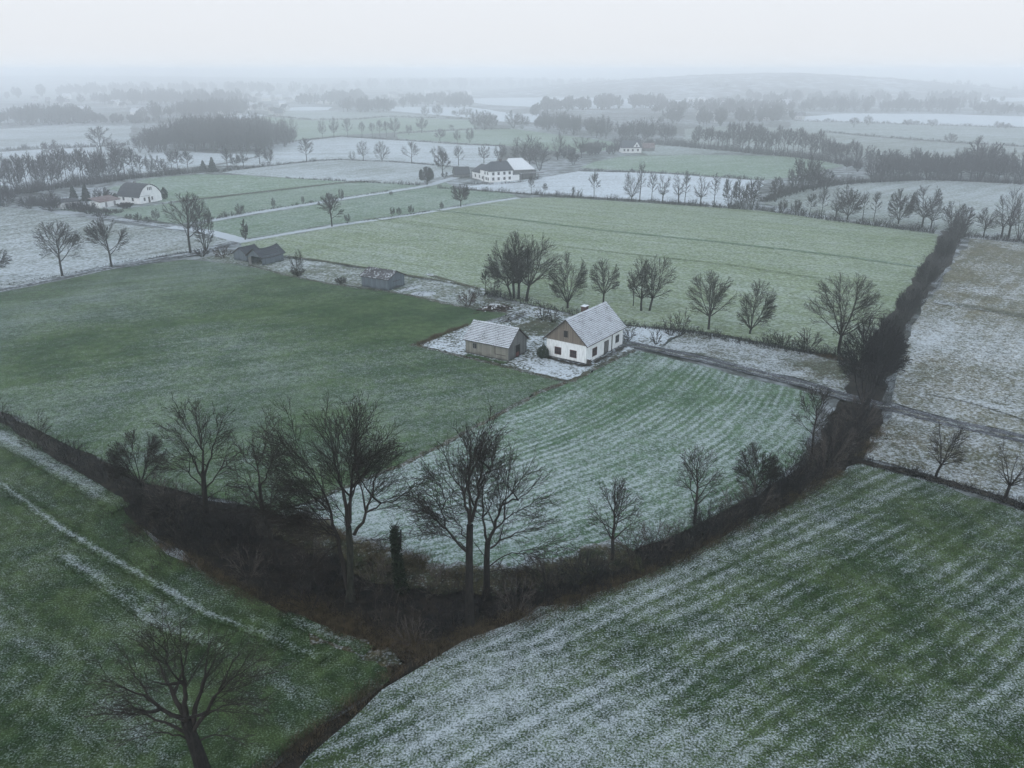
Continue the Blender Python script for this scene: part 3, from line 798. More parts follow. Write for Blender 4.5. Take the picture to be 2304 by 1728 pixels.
def hero_tree(name, label, group, conv, trunk, limbs, r_base, seed, spread=3.0, rt=0.0142, mats=('bark', 'twig'), extra=5, caps=1.0):
    """limbs: (points in the photograph, base radius, end offset in depth) grown as real limbs round the trunk"""
    rng = np.random.default_rng(seed)
    base = G(*conv(*trunk[0]))
    Y0 = base[1]
    tp = np.array([at_depth(*conv(*p), Y0) for p in trunk]) - base
    tp[0, 2] = -0.4
    tr = resample(tp, 9)[None]
    h = max(at_depth(*conv(*l[0][-1]), Y0)[2] for l in limbs)
    trR = (r_base * np.linspace(1.0, 0.66, 9)); trR[0] *= 1.45; trR[1] *= 1.12
    PL, RL = [], []
    for i, l in enumerate(limbs):
        pts, r = l[0], l[1]
        dz = l[2] if len(l) > 2 else rng.uniform(-1, 1) * spread
        n = len(pts)
        q = np.array([at_depth(*conv(*p), Y0 + dz * (k / (n - 1)) ** 1.2) for k, p in enumerate(pts)]) - base
        P = resample(q, 12) if r < .1 else resample(q, 14)[:12]
        P[2:] += rng.normal(0, 0.005 * h, (10, 3))
        PL.append(P); RL.append(r * .78 * taper(12))
    # limbs towards and away from the viewer, which the photograph foreshortens
    for i in range(extra):
        src = PL[i % len(PL)]
        p = src[rng.integers(2, 6)]
        az = (1 if i % 2 else -1) * rng.uniform(60, 120) * math.pi / 180
        d = np.array([math.cos(az), math.sin(az), rng.uniform(.5, 1.1)])
        P = line(rng, p, d, h * rng.uniform(.22, .36), 12, 0.5, 0.07)[0]
        PL.append(P); RL.append(r_base * .26 * taper(12))
    P0 = np.stack(PL); R0 = np.maximum(np.stack(RL), rt)
    c = (float(P0[:, :, 0].mean()), float(P0[:, :, 1].mean()), h * .45)
    P1, R1 = sprout(rng, P0, R0, 3.2, 0.26, 1.0, 46, 13, 0.50, h * .08, h * .32, 0.13, 0.06, 6, 0.009, rt * 1.5, None, int(620 * caps), c, .58, .9)
    P2, R2 = sprout(rng, P1, R1, 3.0, 0.18, 1.0, 40, 11, 0.52, h * .035, h * .15, 0.16, 0.065, 4, 0.0065, rt * 1.15, None, int(4200 * caps), c, .3, .5)
    P3, R3 = sprout(rng, P2, R2, 3.8, 0.12, 1.0, 35, 10, 0.60, h * .025, h * .09, 0.12, 0.065, 3, 0.006, rt * .95, None, int(16000 * caps))
    P4, R4 = sprout(rng, P3, R3, 3.6, 0.25, 1.0, 30, 9, 0.70, h * .014, h * .05, 0.12, 0.06, 2, 0.005, rt * 0.8, None, int(24000 * caps))
    sets = ([(tr, trR[None], 10)], [(P0, R0, 7), (P1, R1, 5), (P2, R2, 4), (P3, R3, 3), (P4, R4, 3)])
    return make_tree(name, label, 'tree', base, sets, group, 0.0, mats)


NEARG = 'tall bare trees over the near hedge corner'
hero_tree('bare_tree', 'tall bare tree with a pale forked trunk beside the ivy-clad stump', NEARG, R6,
          [(600, 1397), (598, 1250), (600, 1080), (590, 960)],
          [([(585, 1330), (555, 1160), (520, 1000), (480, 860), (440, 750), (390, 640), (320, 520), (250, 430), (175, 350)], .30, -2.5),
           ([(590, 960), (565, 800), (530, 650), (495, 500), (440, 360), (395, 250)], .25, 1.5),
           ([(597, 940), (602, 740), (620, 600), (630, 450), (640, 330), (620, 215)], .22, -1.0),
           ([(622, 1010), (680, 900), (725, 800), (755, 660), (810, 560), (880, 440)], .20, 2.5),
           ([(690, 880), (800, 820), (910, 780), (990, 700), (1010, 620)], .11, -2.0),
           ([(480, 860), (380, 790), (260, 740), (150, 700)], .09, 2.0),
           ([(520, 1000), (400, 870), (250, 850), (115, 895)], .08, -3.0),
           ([(605, 740), (680, 640), (760, 540), (790, 400)], .12, -3.5),
           ([(600, 1050), (560, 900), (500, 830), (430, 810)], .08, 3.5),
           ([(615, 1060), (740, 1040), (860, 1030)], .05, 1.5)],
          .37, 11, mats=('bark_mossy', 'twig'), rt=.013)
hero_tree('bare_tree', 'tall straight dark-trunked bare tree at the point of the hedge corner', NEARG, R6,
          [(1310, 1560), (1306, 1300), (1305, 1100), (1310, 950)],
          [([(1292, 1110), (1200, 1030), (1150, 930), (1155, 800), (1135, 680), (1060, 640), (995, 590)], .15, -1.5),
           ([(1310, 950), (1290, 830), (1250, 720), (1190, 640), (1130, 480)], .18, 2.0),
           ([(1318, 930), (1360, 780), (1380, 640), (1362, 520), (1392, 370)], .20, -2.0),
           ([(1310, 930), (1300, 700), (1310, 560), (1275, 380)], .18, .5),
           ([(1370, 720), (1430, 600), (1492, 420)], .12, 2.5),
           ([(1290, 1090), (1180, 1010), (1075, 1000)], .07, 2.5),
           ([(1300, 1050), (1230, 930), (1130, 880), (1030, 850)], .07, -2.5)],
          .38, 12, spread=3)
hero_tree('bare_tree', 'broad bare tree close behind the straight one, bulging over the striped field', NEARG, R6,
          [(1410, 1385), (1408, 1180), (1415, 1050)],
          [([(1415, 1060), (1385, 960), (1378, 800), (1400, 650), (1450, 520), (1545, 450)], .16, 2.0),
           ([(1418, 1050), (1462, 950), (1485, 840), (1560, 760), (1640, 640), (1680, 540)], .20, -1.0),
           ([(1485, 840), (1600, 790), (1720, 700), (1780, 620)], .12, 2.5),
           ([(1440, 990), (1560, 890), (1690, 820), (1810, 780)], .11, -2.5),
           ([(1430, 1090), (1560, 1010), (1700, 960), (1835, 900)], .11, 1.5),
           ([(1420, 1200), (1520, 1120), (1680, 1090), (1835, 1065)], .08, -1.5),
           ([(1418, 1230), (1550, 1210), (1700, 1230)], .06, 2.0),
           ([(1400, 1140), (1300, 1010), (1230, 960)], .05, 3.0)],
          .33, 13)
hero_tree('bare_tree', 'wide old bare tree standing alone on the dark green field', NEARG, R5,
          [(846, 1700), (815, 1600), (782, 1515), (765, 1460)],
          [([(765, 1465), (640, 1400), (540, 1340), (440, 1300), (350, 1280)], .20, -2.0),
           ([(770, 1470), (730, 1390), (690, 1320), (640, 1200), (585, 1100)], .26, 2.0),
           ([(765, 1450), (762, 1330), (740, 1200), (730, 1060)], .24, -1.0),
           ([(790, 1500), (812, 1380), (850, 1250), (872, 1085)], .26, 1.5),
           ([(790, 1510), (850, 1420), (900, 1340), (1000, 1260), (1095, 1195)], .20, -2.0),
           ([(800, 1490), (900, 1400), (1020, 1390), (1130, 1425)], .12, 2.0),
           ([(775, 1520), (620, 1440), (480, 1430), (350, 1450)], .15, 1.0),
           ([(785, 1540), (640, 1510), (490, 1565)], .09, -2.0),
           ([(805, 1550), (900, 1520), (1010, 1560)], .09, 1.0),
           ([(640, 1400), (560, 1290), (500, 1180)], .09, 2.0),
           ([(900, 1340), (960, 1220), (1000, 1130)], .09, 1.0),
           ([(762, 1330), (690, 1240), (660, 1080)], .09, -2.5)],
          .50, 14, caps=.9, rt=.0105)
hero_tree('bare_tree', 'dark bare tree with a wide domed crown rising from the bramble bank', NEARG, R5,
          [(850, 640), (846, 590), (838, 500), (835, 440)],
          [([(837, 480), (800, 400), (750, 320), (700, 260), (645, 235)], .15, -1.5),
           ([(835, 440), (830, 340), (820, 250), (810, 160)], .18, 1.0),
           ([(840, 460), (870, 360), (900, 260), (935, 195)], .16, -1.0),
           ([(845, 510), (900, 440), (960, 380), (1000, 330)], .12, 1.5),
           ([(840, 510), (760, 430), (680, 400), (600, 375)], .11, 2.0),
           ([(850, 550), (760, 525), (680, 550)], .07, -1.5),
           ([(850, 550), (930, 500), (1005, 500)], .07, 1.5),
           ([(830, 350), (770, 260), (730, 180)], .09, -2)],
          .32, 15, caps=.8)
hero_tree('bare_tree', 'slimmer bare tree with a bent trunk leaning out of the dark brambles', NEARG, R5,
          [(1138, 830), (1110, 700), (1073, 580), (1068, 490)],
          [([(1072, 580), (1020, 490), (960, 430), (905, 395)], .10, -1.5),
           ([(1068, 490), (1052, 400), (1035, 300)], .12, 1.0),
           ([(1070, 500), (1110, 420), (1150, 325)], .11, -1.0),
           ([(1078, 600), (1140, 540), (1190, 495)], .08, 1.5),
           ([(1085, 620), (1000, 590), (930, 600)], .07, -1.5),
           ([(1060, 440), (1000, 380), (980, 330)], .07, 2)],
          .22, 16, caps=.6)

# ------------------------------------------------------------------ other single trees
CACHE = {}
def tree_at(label, u, vb, vt, half, style, seed, group=None, det=2, rt=None, name='bare_tree', cat='tree', mats=('bark', 'twig'), lean=(0, 0), rz=0.0):
    b = G(u, vb)
    h = top_height(u, vb, vt)
    w = half / px_per_m(b[1])
    rt = (rt or 0.011 * max(1.0, b[1] / 85)) * 1.2
    return make_tree(name, label, cat, b, tree_arrays(seed, h, w, style, det, rt, lean), group, rz, mats)


BELOW = 'trees standing in the near hedge'
tree_at('short many-stemmed bare tree fanning out beside the domed tree in the near hedge', 318, 1100, 975, 66, 'fan', 21, BELOW, 3)
tree_at('low bushy bare tree at the far end of the left hedge, by the snowy margin', 82, 1012, 912, 38, 'bush', 22, BELOW, 2)
tree_at('bare bush at the very edge of the picture on the left hedge', 0, 950, 880, 26, 'bush', 23, BELOW, 2)
tree_at('small rounded bare tree with a loose crown, first along the hedge below the striped field', 1376, 1262, 1082, 68, 'round', 24, BELOW, 3)
tree_at('mid-sized bare tree with upswept branches, second along the hedge below the striped field', 1562, 1180, 1010, 62, 'round', 25, BELOW, 3)
tree_at('forked bare tree, third along the hedge below the striped field', 1698, 1112, 1003, 54, 'fan', 26, BELOW, 3)
tree_at('tall narrow straight bare tree where the striped field ends at the hedge', 1822, 1034, 872, 52, 'slim', 27, BELOW, 3, rt=.013)
tree_at('slender slightly bent bare tree on the ditch bank beyond the green corner field', 2105, 1075, 950, 44, 'fork', 28, 'trees on the ditch bank', 2, lean=(1.4, 0))
tree_at('bare tree on the ditch bank at the picture edge, trunk dividing high', 2259, 1130, 968, 44, 'fork', 29, 'trees on the ditch bank', 2, lean=(.8, 0))

ROWG = 'trees in the row behind the white cottage'
tree_at('stem of the big tree clump behind the log pile, outermost on the barn side', 1148, 668, 560, 45, 'fork', 30, ROWG, 2, lean=(-2.2, 0))
tree_at('tall stem of the big tree clump, second from the barn side', 1157, 672, 528, 48, 'fork', 31, ROWG, 2, lean=(-.8, 0))
tree_at('tallest stem in the middle of the big tree clump behind the log pile', 1166, 674, 523, 46, 'fork', 32, ROWG, 2, lean=(.6, 1))
tree_at('thick stem of the big tree clump with a long side limb, nearest the cottage roof', 1184, 678, 526, 62, 'fork', 33, ROWG, 2, lean=(2.2, 0))
tree_at('bare tree with a deep V fork between the big clump and the cottage chimney', 1277, 694, 566, 43, 'fan', 34, ROWG, 2)
tree_at('small loose bare tree rising just behind the cottage chimney', 1358, 684, 585, 34, 'fork', 35, ROWG, 2)
tree_at('tall bare tree over the cottage ridge, straight stem of a close pair', 1443, 700, 580, 32, 'fork', 36, ROWG, 2, lean=(-.4, 0))
tree_at('leaning bare tree, partner of the straight one over the cottage ridge', 1461, 700, 576, 42, 'fork', 37, ROWG, 2, lean=(1.8, 0))
tree_at('thin young tree beside the pair of trees over the cottage ridge', 1424, 690, 610, 18, 'slim', 38, ROWG, 2)
tree_at('bare tree with a wide leaning fork over the snowy paddock', 1594, 742, 612, 54, 'fork', 39, ROWG, 2)
tree_at('round-headed bare tree over the middle of the snowy paddock', 1687, 752, 631, 44, 'fan', 40, ROWG, 2, lean=(1.2, 0))
tree_at('large bare tree with a stout short trunk and two wide halves above the paddock', 1887, 796, 620, 84, 'fork', 41, ROWG, 3)
tree_at('slim bare sapling on the row near the clump, barn side', 1093, 664, 606, 12, 'slim', 42, 'saplings near the log pile', 2)
tree_at('dense many-stemmed tree swelling out of the tall hedge where the driveway passes', 1946, 914, 722, 72, 'multi', 43, None, 3, rt=.020, mats=('bark', 'bramble'))
tree_at('second dense stem crown of the tall hedge, behind the swelling one', 1975, 868, 742, 60, 'multi', 44, None, 3, rt=.020, mats=('bark', 'bramble'))

ROADG = 'trees along the wet road'
tree_at('bare roadside tree cut by the left picture edge', -22, 636, 552, 56, 'round', 45, ROADG, 2)
tree_at('round bare roadside tree, first whole one from the picture edge', 141, 622, 498, 53, 'round', 46, ROADG, 2)
tree_at('round bare roadside tree between its neighbour and the tallest roadside tree', 252, 602, 493, 48, 'round', 47, ROADG, 2)
tree_at('tallest bare roadside tree, stout trunk, where the tracks fork', 429, 570, 434, 50, 'round', 48, ROADG, 2)
tree_at('slender many-stemmed tree pressed against the tallest roadside tree', 464, 566, 455, 22, 'multi', 49, ROADG, 2)

MIDG = 'small trees along the farm tracks'
tree_at('small upright tree on the snowy track between the two green strips', 747, 511, 436, 28, 'round', 50, MIDG, 2)
tree_at('thick-crowned small tree near the end of the track by the long farmhouse', 1037, 466, 411, 20, 'fork', 51, MIDG, 2)
tree_at('tree beside the bend of the track in front of the dark outbuilding', 996, 398, 340, 18, 'round', 52, MIDG, 2)
tree_at('bushy young tree where the track meets the hedge below the farmhouse', 960, 417, 376, 16, 'multi', 53, MIDG, 2)
tree_at('thin dark sapling beside the track junction above the old sheds', 552, 541, 492, 8, 'multi', 54, MIDG, 2, rt=.035)
tree_at('bare upright thicket of stems beside the sagging shed', 670, 622, 558, 15, 'multi', 55, 'thickets near the sheds', 1, rt=.018)
SNG = 'round trees on the snowy field hedge'
for k, (u, vb, vt, hw, st, lb) in enumerate((
        (793, 360, 338, 8, 'bush', 'small bush at the start of the row of trees on the snowy field'),
        (818, 362, 316, 14, 'fork', 'first tall tree of the row on the snowy field hedge'),
        (860, 364, 318, 17, 'fan', 'second tree of the row on the snowy field hedge, V-shaped'),
        (926, 367, 319, 21, 'round', 'roundest tree of the row, on a short trunk in the snowy field'),
        (987, 372, 329, 20, 'round', 'tree of the snowy field row half hidden by the one at the bend'),
        (1032, 373, 327, 14, 'round', 'last small round tree of the snowy field row before the farmhouse'))):
    tree_at(lb, u, vb, vt, hw, st, 60 + k, SNG, 1, rt=.032, name='field_tree')
for k, (u, vb, vt, hw, lb) in enumerate((
        (1089, 368, 322, 13, 'narrow tree right behind the long farmhouse roof'),
        (1126, 366, 322, 14, 'darker narrow tree behind the farmhouse, beside its white roof'),
        (1168, 380, 308, 24, 'tall tree in the dark clump behind the white barn roof, farmhouse side'),
        (1192, 382, 300, 30, 'biggest tree of the dark clump behind the white barn roof'),
        (1214, 384, 318, 26, 'outer tree of the dark clump behind the white barn roof'),
        (1255, 360, 298, 18, 'pale tall tree between the dark clump and the distant white house'),
        (1308, 356, 305, 26, 'broad tree beside the distant white house'),
        (1290, 372, 345, 16, 'low tree at the corner of the green field beyond the farmhouse'))):
    tree_at(lb, u, vb, vt, hw, ('fork', 'multi', 'fan')[k % 3], 70 + k, 'trees around the long farmhouse', 1, rt=.04 if k not in (2, 3, 4) else .055, name='farm_tree')
RRG = 'bare trees along the snow-white field'
for k, (u, vb, vt, hw, st, lb) in enumerate((
        (1195, 437, 396, 8, 'slim', 'thin young tree in the hedge, first in front of the snow-white field'),
        (1226, 438, 412, 7, 'slim', 'short sapling, second in the hedge along the snow-white field'),
        (1290, 442, 420, 5, 'slim', 'tiny sapling in the hedge along the snow-white field'),
        (1336, 446, 388, 14, 'slim', 'taller slim tree standing apart in front of the snow-white field'),
        (1304, 444, 422, 8, 'bush', 'low bush beside the slim tree before the snow-white field'),
        (1421, 452, 376, 20, 'fan', 'widest fan-shaped tree of the row along the snow-white field'),
        (1440, 453, 362, 11, 'slim', 'tallest thin tree of the row, right beside the fan-shaped one'),
        (1466, 456, 386, 12, 'slim', 'third thin tree of the row along the snow-white field'),
        (1491, 457, 379, 14, 'fork', 'fourth tree of the row along the snow-white field, forked'),
        (1526, 459, 376, 15, 'fork', 'fifth tree of the row along the snow-white field, broad-topped'),
        (1541, 461, 384, 10, 'slim', 'slim tree just past the broad-topped one in the row'),
        (1576, 464, 382, 17, 'fork', 'stout forked tree near the end of the row along the snow-white field'),
        (1606, 466, 390, 11, 'slim', 'last thin tree of the row before the dark thicket'),
        (1640, 468, 394, 16, 'multi', 'first tree of the dark thicket at the end of the snow-white field'),
        (1664, 470, 400, 18, 'multi', 'dense tree in the middle of the dark thicket'),
        (1690, 472, 392, 20, 'multi', 'dense last tree of the dark thicket beside the curved field'),
        (1744, 455, 398, 16, 'multi', 'dark tree half hidden behind the thicket, near the small snow patch'))):
    tree_at(lb, u, vb, vt, hw, st, 90 + k, RRG, 1, rt=.034 if k < 13 else .05, name='hedge_tree')
RCG = 'bare trees along the curved field'
for k, (u, vb, vt, hw, st, lb) in enumerate((
        (1760, 480, 446, 10, 'multi', 'small tree at the tip of the curved field'),
        (1790, 483, 448, 12, 'multi', 'second small tree along the curved field hedge'),
        (1822, 487, 436, 14, 'slim', 'thin tree third along the curved field hedge'),
        (1848, 490, 424, 13, 'slim', 'thin tree fourth along the curved field hedge'),
        (1880, 494, 420, 16, 'fork', 'tree beside the fan-shaped one on the curved field hedge'),
        (1907, 494, 413, 28, 'fan', 'large fan-shaped tree leaning out over the curved field'),
        (1940, 497, 430, 10, 'slim', 'thin tree after the large fan-shaped one'),
        (1966, 499, 431, 12, 'slim', 'thin straight tree between the two fan-shaped ones'),
        (2021, 504, 424, 26, 'fan', 'round fan-shaped tree on the middle of the curved field hedge'),
        (2074, 513, 413, 30, 'fork', 'tallest tree on the curved field hedge, leaning stem'),
        (2094, 515, 440, 20, 'fork', 'partner leaning away beside the tallest tree on the curved field hedge'),
        (2140, 522, 450, 24, 'multi', 'dense tree where the tall hedge meets the curved field'),
        (2164, 526, 462, 20, 'multi', 'bushy tree capping the end of the tall hedge'),
        (2213, 532, 468, 24, 'fork', 'low-branched tree just past the tall hedge end'),
        (2252, 535, 430, 22, 'fork', 'tall tree of the group at the picture edge, first stem'),
        (2268, 537, 416, 26, 'fork', 'tall tree of the group at the picture edge, middle stem'),
        (2292, 540, 425, 24, 'multi', 'dense tree of the group at the picture edge, outermost'))):
    tree_at(lb, u, vb, vt, hw, st, 120 + k, RCG, 1 if k not in (5, 8, 9) else 2, rt=.032, name='hedge_tree')

# ------------------------------------------------------------------ copies: tree rows farther off
PROTO = []
for i in range(7):
    st = ('slim', 'slim', 'fork', 'fan', 'round', 'multi', 'multi')[i]
    ts, cs_ = tree_arrays(300 + i, 10.0, (2.0, 2.3, 3.4, 3.6, 3.8, 2.8, 3.4)[i], st, 1, .06)
    v, q = tubes(ts + cs_)
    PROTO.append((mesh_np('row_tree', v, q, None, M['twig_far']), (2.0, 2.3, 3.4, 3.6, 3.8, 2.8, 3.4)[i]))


def row_tree(label, group, u, vb, vt, half, k, name='row_tree', cat='tree'):
    b = G(u, vb); h = top_height(u, vb, vt); w = half / px_per_m(b[1])
    me, pw = PROTO[k]
    o = link(name, me)
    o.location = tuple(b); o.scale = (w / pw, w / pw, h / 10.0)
    o.rotation_euler = (0, 0, (u * 1.37) % 6.28)
    return tag(o, label, cat, group)


rr = random.Random(5)
def interp(pts, t):
    s = t * (len(pts) - 1); i = min(int(s), len(pts) - 2); f = s - i
    return tuple(pts[i][k] * (1 - f) + pts[i + 1][k] * f for k in range(2))

def along(pts, n, jit=0.5):
    d = [0]
    for a, b in zip(pts, pts[1:]): d.append(d[-1] + math.hypot(b[0] - a[0], b[1] - a[1]))
    for i in range(n):
        s = d[-1] * min(max((i + .5 + rr.uniform(-jit, jit)) / n, 0), 1)
        j = max(k for k in range(len(d) - 1) if d[k] <= s)
        f = (s - d[j]) / (d[j + 1] - d[j])
        yield pts[j][0] + (pts[j + 1][0] - pts[j][0]) * f, pts[j][1] + (pts[j + 1][1] - pts[j][1]) * f, s / d[-1]

for u, v, t in along([(-90, 456), (0, 440), (150, 420), (302, 400)], 34, .45):
    hh = rr.uniform(78, 104) * (1 - .22 * t)
    row_tree('tall thin bare tree in the close-set row above the white gabled farmhouse', 'tall thin trees in the close-set row', u, v, v - hh, rr.uniform(13, 19), rr.choice((0, 1, 1, 2, 5)))
for k, (u, v, vt, hw, p) in enumerate(((318, 398, 348, 14, 0), (340, 396, 345, 10, 5), (362, 394, 350, 16, 6), (388, 390, 338, 14, 0), (402, 389, 336, 12, 1), (424, 388, 338, 14, 0), (512, 380, 336, 14, 0), (530, 377, 345, 12, 5), (548, 375, 340, 14, 2), (585, 370, 332, 16, 0), (606, 368, 334, 12, 5))):
    row_tree('bare tree on the hedge between the close-set tall row and the snowy field', 'loose trees on the hedge before the dark wood', u, v, vt, hw, p)
row_tree('broad spreading tree at the near corner of the dark round wood', None, 229, 346, 284, 30, 4)
row_tree('low bushy tree beside the broad one at the corner of the dark wood', None, 262, 344, 318, 22, 6)
row_tree('rounded tree in the hedge below the snowy strip, before the close-set row', None, 118, 352, 314, 20, 6)
row_tree('single tree on the snowy field edge beyond the dark wood', None, 690, 362, 310, 18, 4)
for u, v, vt, hw, p in ((726, 312, 268, 9, 2), (752, 311, 262, 11, 2), (783, 310, 266, 12, 4), (815, 309, 274, 8, 0), (838, 309, 276, 8, 1), (855, 309, 270, 8, 0), (870, 309, 272, 8, 1), (888, 308, 262, 13, 2), (920, 303, 280, 8, 5), (949, 299, 262, 14, 2), (990, 318, 288, 14, 2), (1029, 322, 292, 9, 2), (1057, 321, 288, 9, 5), (1015, 294, 280, 8, 4), (625, 315, 295, 10, 5), (642, 314, 300, 8, 5)):
    row_tree('small hazy tree on the field hedges far beyond the snowy row', 'small hazy trees on the far field hedges', u, v, vt, hw, p)
for u, v, vt, hw, p in ((1155, 289, 248, 18, 6), (1175, 290, 256, 16, 6), (1070, 292, 246, 16, 6), (1090, 293, 248, 18, 5), (1106, 292, 252, 14, 6), (957, 262, 236, 9, 6), (985, 262, 234, 12, 5), (1030, 262, 246, 14, 6), (1050, 264, 240, 12, 6)):
    row_tree('hazy rounded tree in the distant clumps beyond the pale green field', 'hazy rounded trees in distant clumps', u, v, vt, hw, p)
for u, v, t in along([(1560, 334), (1690, 343), (1786, 352), (1860, 362), (1935, 372)], 40, .5):
    hh = rr.uniform(50, 70) * (1.0 if .2 < t < .75 else .8)
    row_tree('slim hazy tree in the long leaning row beyond the thicket', 'slim hazy trees in the long row beyond the thicket', u, v, v - hh, rr.uniform(9, 15), rr.choice((0, 1, 1, 5)))
for k, (u, v, vt, hw, p) in enumerate(((1808, 432, 346, 28, 6), (1830, 430, 360, 24, 5), (1785, 434, 372, 18, 6), (1856, 428, 380, 20, 5))):
    row_tree(('big dark tree at the inner end of the curved field', 'second dark tree behind the big one at the curved field', 'dark tree leaning towards the snow patch', 'lower dark tree joining the dark belt')[k], 'dark trees where the belts meet', u, v, vt, hw, p)
for u, v, t in along([(1960, 412), (2080, 404), (2200, 408), (2330, 416)], 26, .5):
    hh = rr.uniform(62, 92) if t > .5 else rr.uniform(48, 70)
    row_tree('dark hazy tree standing in the belt along the far side of the curved field', 'dark hazy trees in the belt beyond the curved field', u, v, v - hh, rr.uniform(14, 24), rr.choice((2, 5, 6, 6)))
row_tree('domed tallest tree rising out of the dark belt beyond the curved field', None, 2200, 408, 306, 36, 6)
for k, (u, v, vt, hw, p) in enumerate(((1921, 287, 264, 11, 4), (1952, 282, 258, 10, 6), (2042, 282, 267, 10, 6), (2097, 284, 267, 11, 6), (2246, 288, 272, 10, 6), (2262, 289, 276, 10, 6), (2137, 322, 298, 13, 6), (2062, 280, 270, 7, 6), (1862, 274, 265, 6, 6))):
    row_tree(('pale round tree standing just inside the far green field', 'dark round tree on the hedge of the far snow strip', 'first low bush tree on the far snow strip hedge', 'second low bush tree on the far snow strip hedge', 'bush tree near the end of the far snow strip', 'last bush tree on the far snow strip', 'lone round tree on the lower hedge of the far green field', 'smallest bush between the low trees of the far snow strip', 'tiny bush at the start of the far snow strip')[k], 'lone trees on the far snow strip', u, v, vt, hw, p)
for u, vb, vt, hw in ((1040, 465, 0, 0),):
    pass
SBG = 'little bushes along the farm tracks'
for k, (u, v, vt, hw, lb) in enumerate((
        (541, 482, 458, 11, 'rounded bush on the track above the junction'),
        (616, 470, 444, 5, 'thin upright bush on the upper track, first of the spaced ones'),
        (682, 460, 440, 4, 'thin upright bush on the upper track, second of the spaced ones'),
        (768, 450, 424, 6, 'upright bush on the upper track near its middle'),
        (782, 503, 480, 7, 'upright bush on the lower snowy track'),
        (883, 487, 466, 6, 'first of two close bushes on the lower track'),
        (898, 486, 466, 6, 'second of two close bushes on the lower track'),
        (925, 483, 460, 7, 'bush with a low skirt on the lower track'),
        (994, 472, 454, 5, 'last narrow bush on the lower track'),
        (880, 440, 430, 4, 'tiny dark bush on the upper track bank'),
        (352, 498, 468, 9, 'upright bush in the ragged line below the white gabled farmhouse'),
        (311, 500, 478, 9, 'leafy low bush in the ragged line below the white gabled farmhouse'),
        (332, 502, 486, 10, 'low dark bush in the ragged line below the white gabled farmhouse'),
        (290, 494, 480, 8, 'pale bush at the start of the ragged line below the farmhouse'),
        (1000, 402, 385, 8, 'dark bush beside the gate of the long farmhouse'))):
    row_tree(lb, SBG, u, v, vt, hw, 6 if hw > 6 else 5, 'bush', 'bush')

# ------------------------------------------------------------------ hedges and scrub
def path_xy(pts, n=200):
    P = np.array([G(u, v)[:2] for u, v in pts])
    d = np.concatenate([[0], np.cumsum(np.linalg.norm(np.diff(P, axis=0), axis=1))])
    s = np.linspace(0, d[-1], n)
    c = np.stack([np.interp(s, d, P[:, i]) for i in range(2)], 1)
    for _ in range(3): c[1:-1] = .25 * c[:-2] + .5 * c[1:-1] + .25 * c[2:]
    return c, d[-1]


def hedge(name, label, pts, width, height, stems, det=2, rt=0.012, seed=1, mat='bramble', hvar=.45, clump=6.0, group=None, cat='hedge', kind=None, lean=.5, wvar=.3, spread=1.0):
    """a tangle of stems growing along a line; width and height may be lists along it"""
    rng = np.random.default_rng(seed)
    c, L = path_xy(pts, 400)
    t = np.gradient(c, axis=0); t /= np.linalg.norm(t, axis=1, keepdims=True)
    nn = np.stack([-t[:, 1], t[:, 0]], 1)
    W = np.interp(np.linspace(0, 1, 400), np.linspace(0, 1, len(width)), width) if hasattr(width, '__len__') else np.full(400, float(width))
    Hh = np.interp(np.linspace(0, 1, 400), np.linspace(0, 1, len(height)), height) if hasattr(height, '__len__') else np.full(400, float(height))
    # heights and widths rise and fall in clumps
    s = np.linspace(0, L, 400)
    def wave(a):
        f = 0
        for k in range(5):
            f = f + np.sin(s * (2 * math.pi / (clump * (0.5 + k * .55))) + rng.uniform(0, 6.28)) / (1 + .5 * k)
        return 1 + a * f / 2.2
    Hh = Hh * np.clip(wave(hvar), .25, 2.0); W = W * np.clip(wave(wvar), .4, 1.6)
    n = int(L * W.mean() * stems)
    i = rng.integers(0, 400, n)
    off = np.clip(rng.normal(0, .30, n), -.62, .62)
    p = c[i] + nn[i] * (off * W[i])[:, None] + rng.normal(0, .15, (n, 2))
    # the curve wobbles along its length too
    hh = Hh[i] * rng.uniform(.45, 1.1, n) * np.sqrt(np.clip(1 - (off / .75) ** 2, .12, 1))
    az = rng.uniform(0, 2 * math.pi, n); po = rng.uniform(0.0, .75, n) * spread
    d = np.stack([np.cos(az) * np.sin(po), np.sin(az) * np.sin(po), np.cos(po)], 1)
    d[:, :2] += nn[i] * (off * lean * 1.4)[:, None]
    d = unit(d)
    K = 4
    P = np.empty((n, K, 3)); P[:, 0, :2] = p; P[:, 0, 2] = -0.05
    for k in range(1, K):
        P[:, k] = P[:, k - 1] + d * (hh / (K - 1))[:, None]
        d = unit(d + rng.normal(0, .16, (n, 3)))
    R = (rt * 1.5 + hh * .004)[:, None] * np.linspace(1, .4, K)[None]
    sets = [(P, R, 3)]
    per = {1: 1.6, 2: 2.4, 3: 3.0}[det]
    P1, R1 = sprout(rng, P, R, per, .1, 1.0, 46, 14, .55, .2, 1.6, .25, .16, 3, .012, rt, None, None, None, .45)
    sets.append((P1, R1, 3))
    if det >= 2:
        P2, R2 = sprout(rng, P1, R1, per * 1.15, .1, 1.0, 44, 14, .6, .12, .9, .15, .15, 2 if det == 2 else 3, .012, rt * .85, None, 60000)
        sets.append((P2, R2, 3))
    v, q = tubes(sets)
    o = link(name, mesh_np(name, v, q, None, M[mat]))
    return tag(o, label, cat, group, kind)


